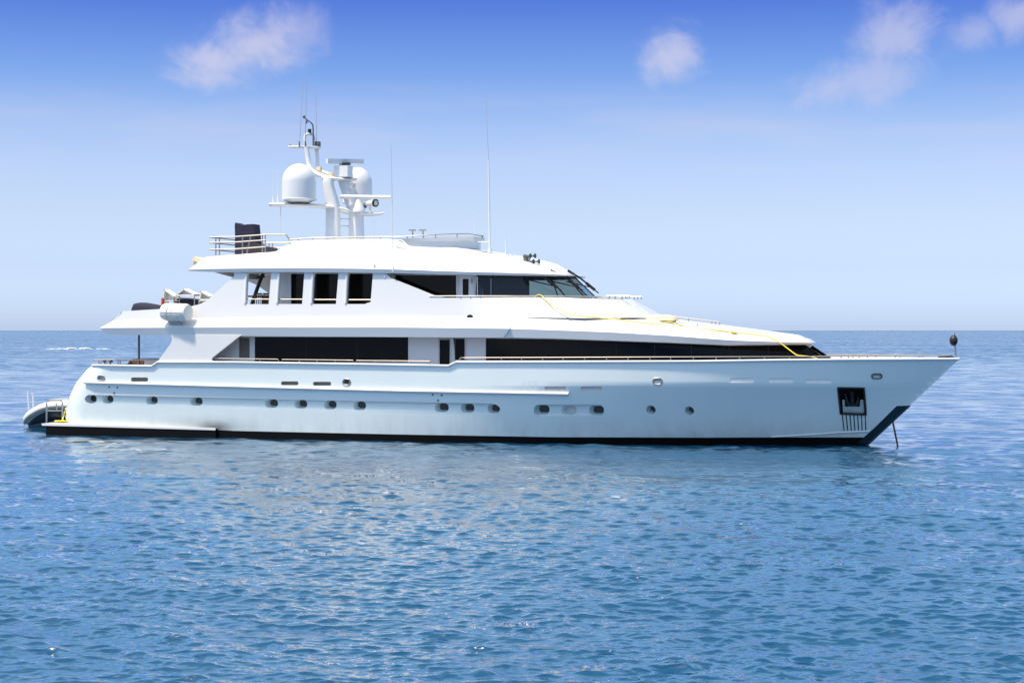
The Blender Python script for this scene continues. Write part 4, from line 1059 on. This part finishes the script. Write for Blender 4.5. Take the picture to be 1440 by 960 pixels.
# folding deck chairs on the aft upper deck
DECKZ = P(230, 447, -2)[2]
def chair(label, profile, y, wdt):
    xs = [P(u, v, y)[0] for u, v in profile]; b0 = (sum(xs) / len(xs), y, DECKZ)
    t = thing('deck_chair', label, 'deck chair', b0, 'white deck chairs on the aft upper deck')
    return t, b0
for k, (lab, (pl, pt, prr, pd), y) in enumerate((
    ('white folding deck chair nearest the stern, with a red patch beside its leg', ((228, 427), (230.5, 406.5), (245, 416.6), (245.5, 430)), -1.0),
    ('white folding deck chair directly behind the life raft canister, widest of its row', ((244.5, 417), (257.5, 405.6), (273.5, 413.5), (274, 430)), -1.2),
    ('white folding deck chair closest to the sloping white side plating', ((279.5, 424), (281.5, 409), (296, 416.5), (297, 430)), -1.4))):
    t, b0 = chair(lab, (pl, pt, prr, pd), y, .6)
    A_, B_, C_, D_ = (Vector(P(*q, y)) for q in (pl, pt, prr, pd))
    yv = Vector((0, .62, 0))
    m = MB(); m.prism([tuple(A_), tuple(B_), tuple(B_ + Vector((.05, 0, -.02))), tuple(A_ + Vector((.05, 0, 0)))], tuple(yv)); built(t, 'backrest', m, RAFTW)
    m = MB(); m.prism([tuple(B_), tuple(C_), tuple(C_ - Vector((0, 0, .06))), tuple(B_ - Vector((0, 0, .06)))], tuple(yv)); built(t, 'canopy', m, RAFTW)
    m = MB(); s0 = A_.lerp(B_, .25); s1 = Vector((C_.x, y, s0.z)); m.prism([tuple(s0), tuple(s1), tuple(s1 - Vector((0, 0, .07))), tuple(s0 - Vector((0, 0, .07)))], tuple(yv)); built(t, 'seat', m, RAFTW)
    m = MB(); m.prism([tuple(B_ + Vector((0, .3, 0))), tuple(C_ + Vector((0, .3, 0))), tuple(Vector((C_.x, y + .3, s0.z))), tuple(s0 + Vector((0, .3, 0)))], (0, .02, 0)); built(t, 'side_screen', m, RAFTW)
    for q, yy in ((C_, 0), (C_, .6), (A_, 0), (A_, .6)):
        m = MB(); m.tube([(q.x, y + yy, q.z), (q.x, y + yy, DECKZ)], .03, 6); built(t, 'leg', m, STEEL)
b0 = P(231, 430, -.9)
t = thing('fuel_can', 'small red can beside the aftmost white deck chair', 'can', (b0[0], b0[1], DECKZ))
m = MB(); xa = P(230, 430, -.9)[0]; m.box((xa, -1.15, DECKZ), (xa + .1, -1.02, P(231, 419.5, -.9)[2])); built(t, 'body', m, RED)
m = MB(); m.tube([(xa + .05, -1.08, P(231, 419.5, -.9)[2]), (xa + .05, -1.08, P(231, 417.5, -.9)[2])], .02, 6); built(t, 'cap', m, GREY)
# navy covers
def lump(name, label, prof, y0, y1, zb, material, cat):
    xs = [P(u, v, y0) for u, v in prof]; b0 = (sum(p[0] for p in xs) / len(xs), (y0 + y1) / 2, zb)
    t = thing(name, label, cat, b0); m = MB(); rows = []
    for i, (u, v) in enumerate(prof):
        x, y, z = P(u, v, y0)
        ins = .10 if 0 < i < len(prof) - 1 else .2
        rows.append([(x, y0, zb), (x, y0 + .02, zb + (z - zb) * .75), (x, y0 + ins, z - .02), (x, (y0 + y1) / 2, z + .03), (x, y1 - ins, z - .02), (x, y1 - .02, zb + (z - zb) * .75), (x, y1, zb)])
    rows = [[(x, y, zb) for x, y, z in rows[0]]] + rows + [[(x, y, zb) for x, y, z in rows[-1]]]
    m.grid(rows); built(t, 'cover', m, material, ang=60); return t
lump('covered_lounger', 'long low navy cover on the aft end of the upper deck', [(184.5, 430), (186, 427), (189, 425.8), (198, 426), (210, 428), (222, 430.5), (228, 433)], -2.6, -1.4, DECKZ, NAVY, 'cover')
lump('covered_table', 'dark cover behind the life raft canister beneath the deck chairs', [(240, 427), (245, 420), (248, 419), (262, 419.6), (275, 421.5), (284, 426.5)], -.6, .5, DECKZ, NAVY, 'cover')
# tall covered seat on the sun deck
zb = P(340, 358.5, -1.6)[2]
b0 = (P(345, 357, -1.6)[0], -1.2, zb)
t = thing('covered_helm_chair', 'tall black-covered helm seat standing behind the rails of the sun deck', 'seat', b0)
m = MB(); pr = [(330.2, 357.5), (330.4, 330), (330, 318), (330.6, 313), (334, 314.6), (340, 316.6), (348, 315.4), (356.2, 315), (357.2, 325), (358.6, 341), (352, 346)]
m.prism([P(u, v, -1.6) for u, v in pr] + [P(348, 357.5, -1.6)], (0, .75, 0)); built(t, 'backrest', m, NAVY)
m = MB(); pr = [(340, 346), (358, 341), (364, 345), (372, 347.5), (378.5, 347.2), (384, 354), (372, 355.5), (345, 357.5)]
m.prism([P(u, v, -1.66) for u, v in pr], (0, .87, 0)); built(t, 'seat', m, CHARC)
# folded awning end at the aft edge of the roof
b0 = P(275, 370, -2.2)
t = thing('folded_awning', 'rolled cream awning end sticking out over the aft tip of the sun deck roof', 'awning', b0)
m = MB(); m.prism([P(u, v, -2.6) for u, v in ((270.5, 366), (270.5, 362.5), (272.5, 361), (282, 364.4), (287, 367), (280, 370))], (0, .8, 0)); built(t, 'roll', m, CREAM)
m = MB(); m.prism([P(u, v, -2.5) for u, v in ((271, 367), (272.2, 367), (272.2, 373.5), (271, 373.5))], (0, .6, 0)); m.prism([P(u, v, -2.45) for u, v in ((272.2, 366.6), (278, 369.6), (272.4, 373))], (0, .5, 0)); built(t, 'bracket', m, BEIGE)
# furniture seen through the first arch and on the aft main deck
zb = P(365, 446, -1.0)[2]
for i, (u0, u1, y, lab) in enumerate(((358, 368, -1.2, 'brown slatted chair nearest the open arch edge on the upper deck'), (369.5, 378, -1.0, 'brown slatted chair further forward inside the open arch on the upper deck'))):
    a, b = P(u0, 412, y), P(u1, 412, y)
    t = thing('dining_chair', lab, 'chair', ((a[0] + b[0]) / 2, y, zb), 'brown dining chairs inside the first arch')
    m = MB(); m.box((a[0], y, a[2] - .08), (b[0], y + .05, a[2]))
    for k in range(5):
        q = a[0] + (b[0] - a[0]) * k / 4; m.box((q - .02, y + .005, zb + .45), (q + .02, y + .04, a[2] - .08))
    built(t, 'backrest', m, WOOD)
    m = MB(); m.box((a[0], y, zb + .42), (b[0], y + .45, zb + .47)); built(t, 'seat', m, WOOD)
    for x in (a[0] + .03, b[0] - .03):
        for yy in (y + .03, y + .42):
            m = MB(); m.tube([(x, yy, zb), (x, yy, zb + .42)], .025, 6); built(t, 'leg', m, WOOD)
a, b = P(360, 416, .6), P(412, 416, .6)
t = thing('dining_table', 'dark wooden table behind the slatted chairs on the upper deck', 'table', ((a[0] + b[0]) / 2, .6, zb))
m = MB(); m.box((a[0], -.4, a[2] - .08), (b[0], 1.2, a[2])); built(t, 'tabletop', m, WOOD)
m = MB(); m.box(((a[0] + b[0]) / 2 - .5, .1, zb), ((a[0] + b[0]) / 2 + .5, .7, a[2] - .08)); built(t, 'pedestal', m, WOOD)
zb = 3.0
a, b = P(181, 504, -1.0), P(207, 504, -1.0)
t = thing('deck_sofa', 'brown wooden sofa with dark seat on the aft main deck behind the rail', 'sofa', ((a[0] + b[0]) / 2, -.9, zb))
m = MB(); m.box((a[0], -.6, zb), (b[0] + 1.4, -.4, P(190, 504.2, -.6)[2])); built(t, 'backrest', m, WOOD)
m = MB(); m.box((a[0] + .2, -1.3, zb), (b[0], -.6, P(190, 507, -1.0)[2])); built(t, 'seat', m, WOOD)
m = MB(); m.prism([P(u, v, -1.35) for u, v in ((177.5, 513.5), (182, 507.5), (184.5, 508), (184.5, 513.5))], (0, .7, 0)); built(t, 'armrest', m, CHARC)
m = MB(); m.box((b[0], -1.3, zb), (b[0] + 1.2, -.62, P(190, 506.5, -1.0)[2])); built(t, 'side_cabinet', m, RAFTW)
for u, lab in ((147.5, 'small dark deck stool nearest the stern behind the aft rail'), (155.5, 'small dark deck stool left of the brown sofa behind the aft rail')):
    a = P(u, 506.5, -1.5); t = thing('deck_stool', lab, 'stool', (a[0], -1.5, zb), 'stools on the aft main deck')
    m = MB(); m.box((a[0] - .08, -1.6, a[2] - .1), (a[0] + .08, -1.4, a[2])); built(t, 'seat', m, CHARC)
    m = MB(); m.tube([(a[0], -1.5, zb), (a[0], -1.5, a[2] - .1)], .04, 8); built(t, 'leg', m, DKGREY)
# cream cover on the foredeck
zc = P(900, 451, -1.9)[2]
prof = [(868, 450), (873, 446), (880, 444.2), (905, 443.4), (930, 443), (940, 443.8), (946, 447), (948, 451)]
t = lump('sunpad_cover', 'long cream canvas cover on the foredeck in front of the wheelhouse', prof, -2.05, -.9, zc, CREAM, 'cover')
# bottles behind the bridge window
zs = P(675, 417.5, -2.45)[2]
m = MB(); m.box((P(670, 415, -2.5)[0], -2.62, zs - .06), (P(690, 415, -2.5)[0], -2.3, zs)); m.build('window_shelf', PLEATHER, wh_o)
for u, vt, mt, cl_, lab in ((671.5, 403.5, LENS, GREY, 'clear plastic bottle, leftmost behind the wheelhouse side window'), (675.2, 400.8, BLUEP, GREY, 'tall blue-capped bottle behind the wheelhouse side window'), (678.6, 406, ORANGE, RAFTW, 'short orange bottle, rightmost behind the wheelhouse side window')):
    a = P(u, 416, -2.48); zt = P(u, vt, -2.48)[2]; H = zt - zs
    t = thing('bottle', lab, 'bottle', (a[0], -2.48, zs), 'bottles behind the wheelhouse window')
    m = MB(); m.lathe([(0, 0), (.05, 0), (.052, .02), (.052, H * .65), (.02, H * .8), (.02, H * .88)], (a[0], -2.48, zs), k=12); built(t, 'body', m, mt)
    m = MB(); m.lathe([(.024, H * .86), (.024, H), (0, H)], (a[0], -2.48, zs), k=10); built(t, 'cap', m, cl_)
# yellow hose over the bridge bulwark and coachroof
hp = [(753, 418, -3.0), (757, 415.2, -2.98), (762, 416.5, -3.02), (770, 424, -3.13), (778, 431, -3.28), (790, 437.5, -3.42), (806, 443.2, -3.5), (830, 446.2, -3.35), (850, 448.2, -3.1), (880, 451, -2.85), (915, 455.6, -2.6), (928, 456, -2.5), (942, 453, -2.3), (952, 456.3, -2.2), (968, 460.5, -2.05), (1000, 464, -2.0), (1030, 467.2, -1.9), (1060, 470.6, -1.75), (1080, 474, -1.7), (1092, 479, -1.75), (1104, 487.5, -1.85), (1118, 498, -2.15), (1124, 500.4, -2.3), (1140, 502, -2.25), (1150, 505, -2.2)]
b0 = P(880, 451, -2.85)
t = thing('garden_hose', 'long yellow hose draped from the wheelhouse over the foredeck to the bow rail', 'hose', b0)
m = MB(); m.tube([(x, y - .05, z + .02) for x, y, z in pline(smooth_px(hp, 6))], .027, 7); built(t, 'hose', m, YELLOW)
m = MB(); p = P(1032, 467.5, -1.95); m.lathe([(.03, -.12), (.055, -.12), (.055, .12), (.03, .12)], (p[0], p[1] - .05, p[2] + .02), (1, 0, -.1), 10); built(t, 'coupling', m, YELLOW)
# yellow mooring line on the swim platform
b0 = P(82, 594, -2.9)
t = thing('mooring_line', 'yellow rope heaped on the swim platform and running up to the transom', 'rope', b0)
m = MB(); pts = []
for i in range(60):
    q = i / 59; an = q * 24
    pts.append(P(78 + 7 * q * 2 + 3.2 * math.sin(an), 592.8 - 1.2 * abs(math.sin(an * .5)), -3.0 + .35 * math.cos(an)))
m.tube(pts, .045, 6)
m.tube(pline([(92, 593, -2.9), (88, 590, -2.7), (90, 582, -2.5), (93, 573, -2.3)]), .035, 6)
m.tube(pline([(91.5, 584, -2.3), (95, 592, -2.8)]), .03, 6); built(t, 'rope', m, YELLOW)
# inflatable tender behind the stern
bt0 = P(70, 600, 2.2); tb = (bt0[0], 2.2, 0.0)
t = thing('inflatable_tender', 'white and navy inflatable tender floating behind the swim platform', 'dinghy', tb)
cp = [(36.5, 592.5), (42, 584.5), (52, 577.5), (64, 572.2), (80, 569.4), (112, 569)]
yy = [2.0, 1.55, 1.2, 1.0, .95, .95]
near = pline(smooth_px([(u, v, y) for (u, v), y in zip(cp, yy)], 6)); cy_ = 2.15
farr = [(x, 2 * cy_ - y, z) for x, y, z in near]
m = MB(); m.tube(near, [.17, .2, .22] + [.25] * (len(near) - 3), 14); m.tube(farr, [.17, .2, .22] + [.25] * (len(near) - 3), 14); tubeo = built(t, 'buoyancy_tube', m, RAFTW)
for dz in (-.10, -.2):
    m = MB(); m.tube([(x - .02, y - .235 if dz > -.15 else y - .16, z + dz) for x, y, z in near], .022, 6); o = m.build('stripe', RUBBER, tubeo, base=tb)
m = MB()
k0 = [(x + .02, y + .1, z - .16) for x, y, z in near]; k1 = [(x + .12 + .2 * i / len(near), y * .55 + cy_ * .45, z * .42 - .1) for i, (x, y, z) in enumerate(near)]; k2 = [(x + .3, cy_, z * .2 - .35) for x, y, z in near]
m.grid([k0, k1]); w3 = MB(); w3.grid([[(x, 2 * cy_ - y, z) for x, y, z in k0], [(x, 2 * cy_ - y, z) for x, y, z in k1]]); m.add(w3.v, w3.f)
built(t, 'hull', m, TENDH)
m = MB(); m.grid([k1, k2, [(x, 2 * cy_ - y, z) for x, y, z in k1]]); built(t, 'bottom', m, TGREY)
m = MB(); m.grid([[(x, y, z - .12) for x, y, z in near], [(x, y, z - .12) for x, y, z in farr]]); built(t, 'floor', m, GREY)
x, y, z = P(80, 570, 2.0); m = MB(); m.prism([P(u, v, 1.9) for u, v in ((68, 569), (70, 561.2), (86, 560), (90, 569))], (0, .7, 0)); built(t, 'console', m, RAFTW)
m = MB(); m.tube([P(40.5, 577, 2.6), P(38.8, 549.5, 2.6)], .04, 6); built(t, 'aerial', m, WHITE)
m = MB(); m.tube([P(47, 574, 2.3), P(45.8, 553.5, 2.3)], .04, 6); m.tube([P(45.8, 554.4, 2.3), P(45.8, 552.6, 2.3)], .07, 8); built(t, 'stern_light', m, WHITE)

# a distant breaking wave off the stern
m = MB(); rg_ = random.Random(3)
cx0, cy0 = CAM[0] + 520 * (FW[0] - .244 * RT[0]), CAM[1] + 520 * (FW[1] - .244 * RT[1])
for i in range(24):
    f_ = rg_.uniform(-1, 1); dd = rg_.gauss(0, 1.6) + 2.5 * f_ * f_
    px_, py_ = cx0 + RT[0] * f_ * 9 + FW[0] * dd, cy0 + RT[1] * f_ * 9 + FW[1] * dd
    hgt = (.42 * (1 - abs(f_) ** 1.5) + .10) * rg_.uniform(.5, 1); ln_ = rg_.uniform(.5, 2.0)
    m.tube([(px_ - RT[0] * ln_, py_ - RT[1] * ln_, -.05), (px_ - RT[0] * ln_ * .4, py_ - RT[1] * ln_ * .4, hgt * .5), (px_ + RT[0] * ln_ * .3, py_ + RT[1] * ln_ * .3, hgt * .45), (px_ + RT[0] * ln_, py_ + RT[1] * ln_, -.05)], [.05, hgt * .5, hgt * .45, .05], 7)
o = m.build('sea_foam', mat('white_foam', (.75, .77, .8), .9)); o['kind'] = 'stuff'
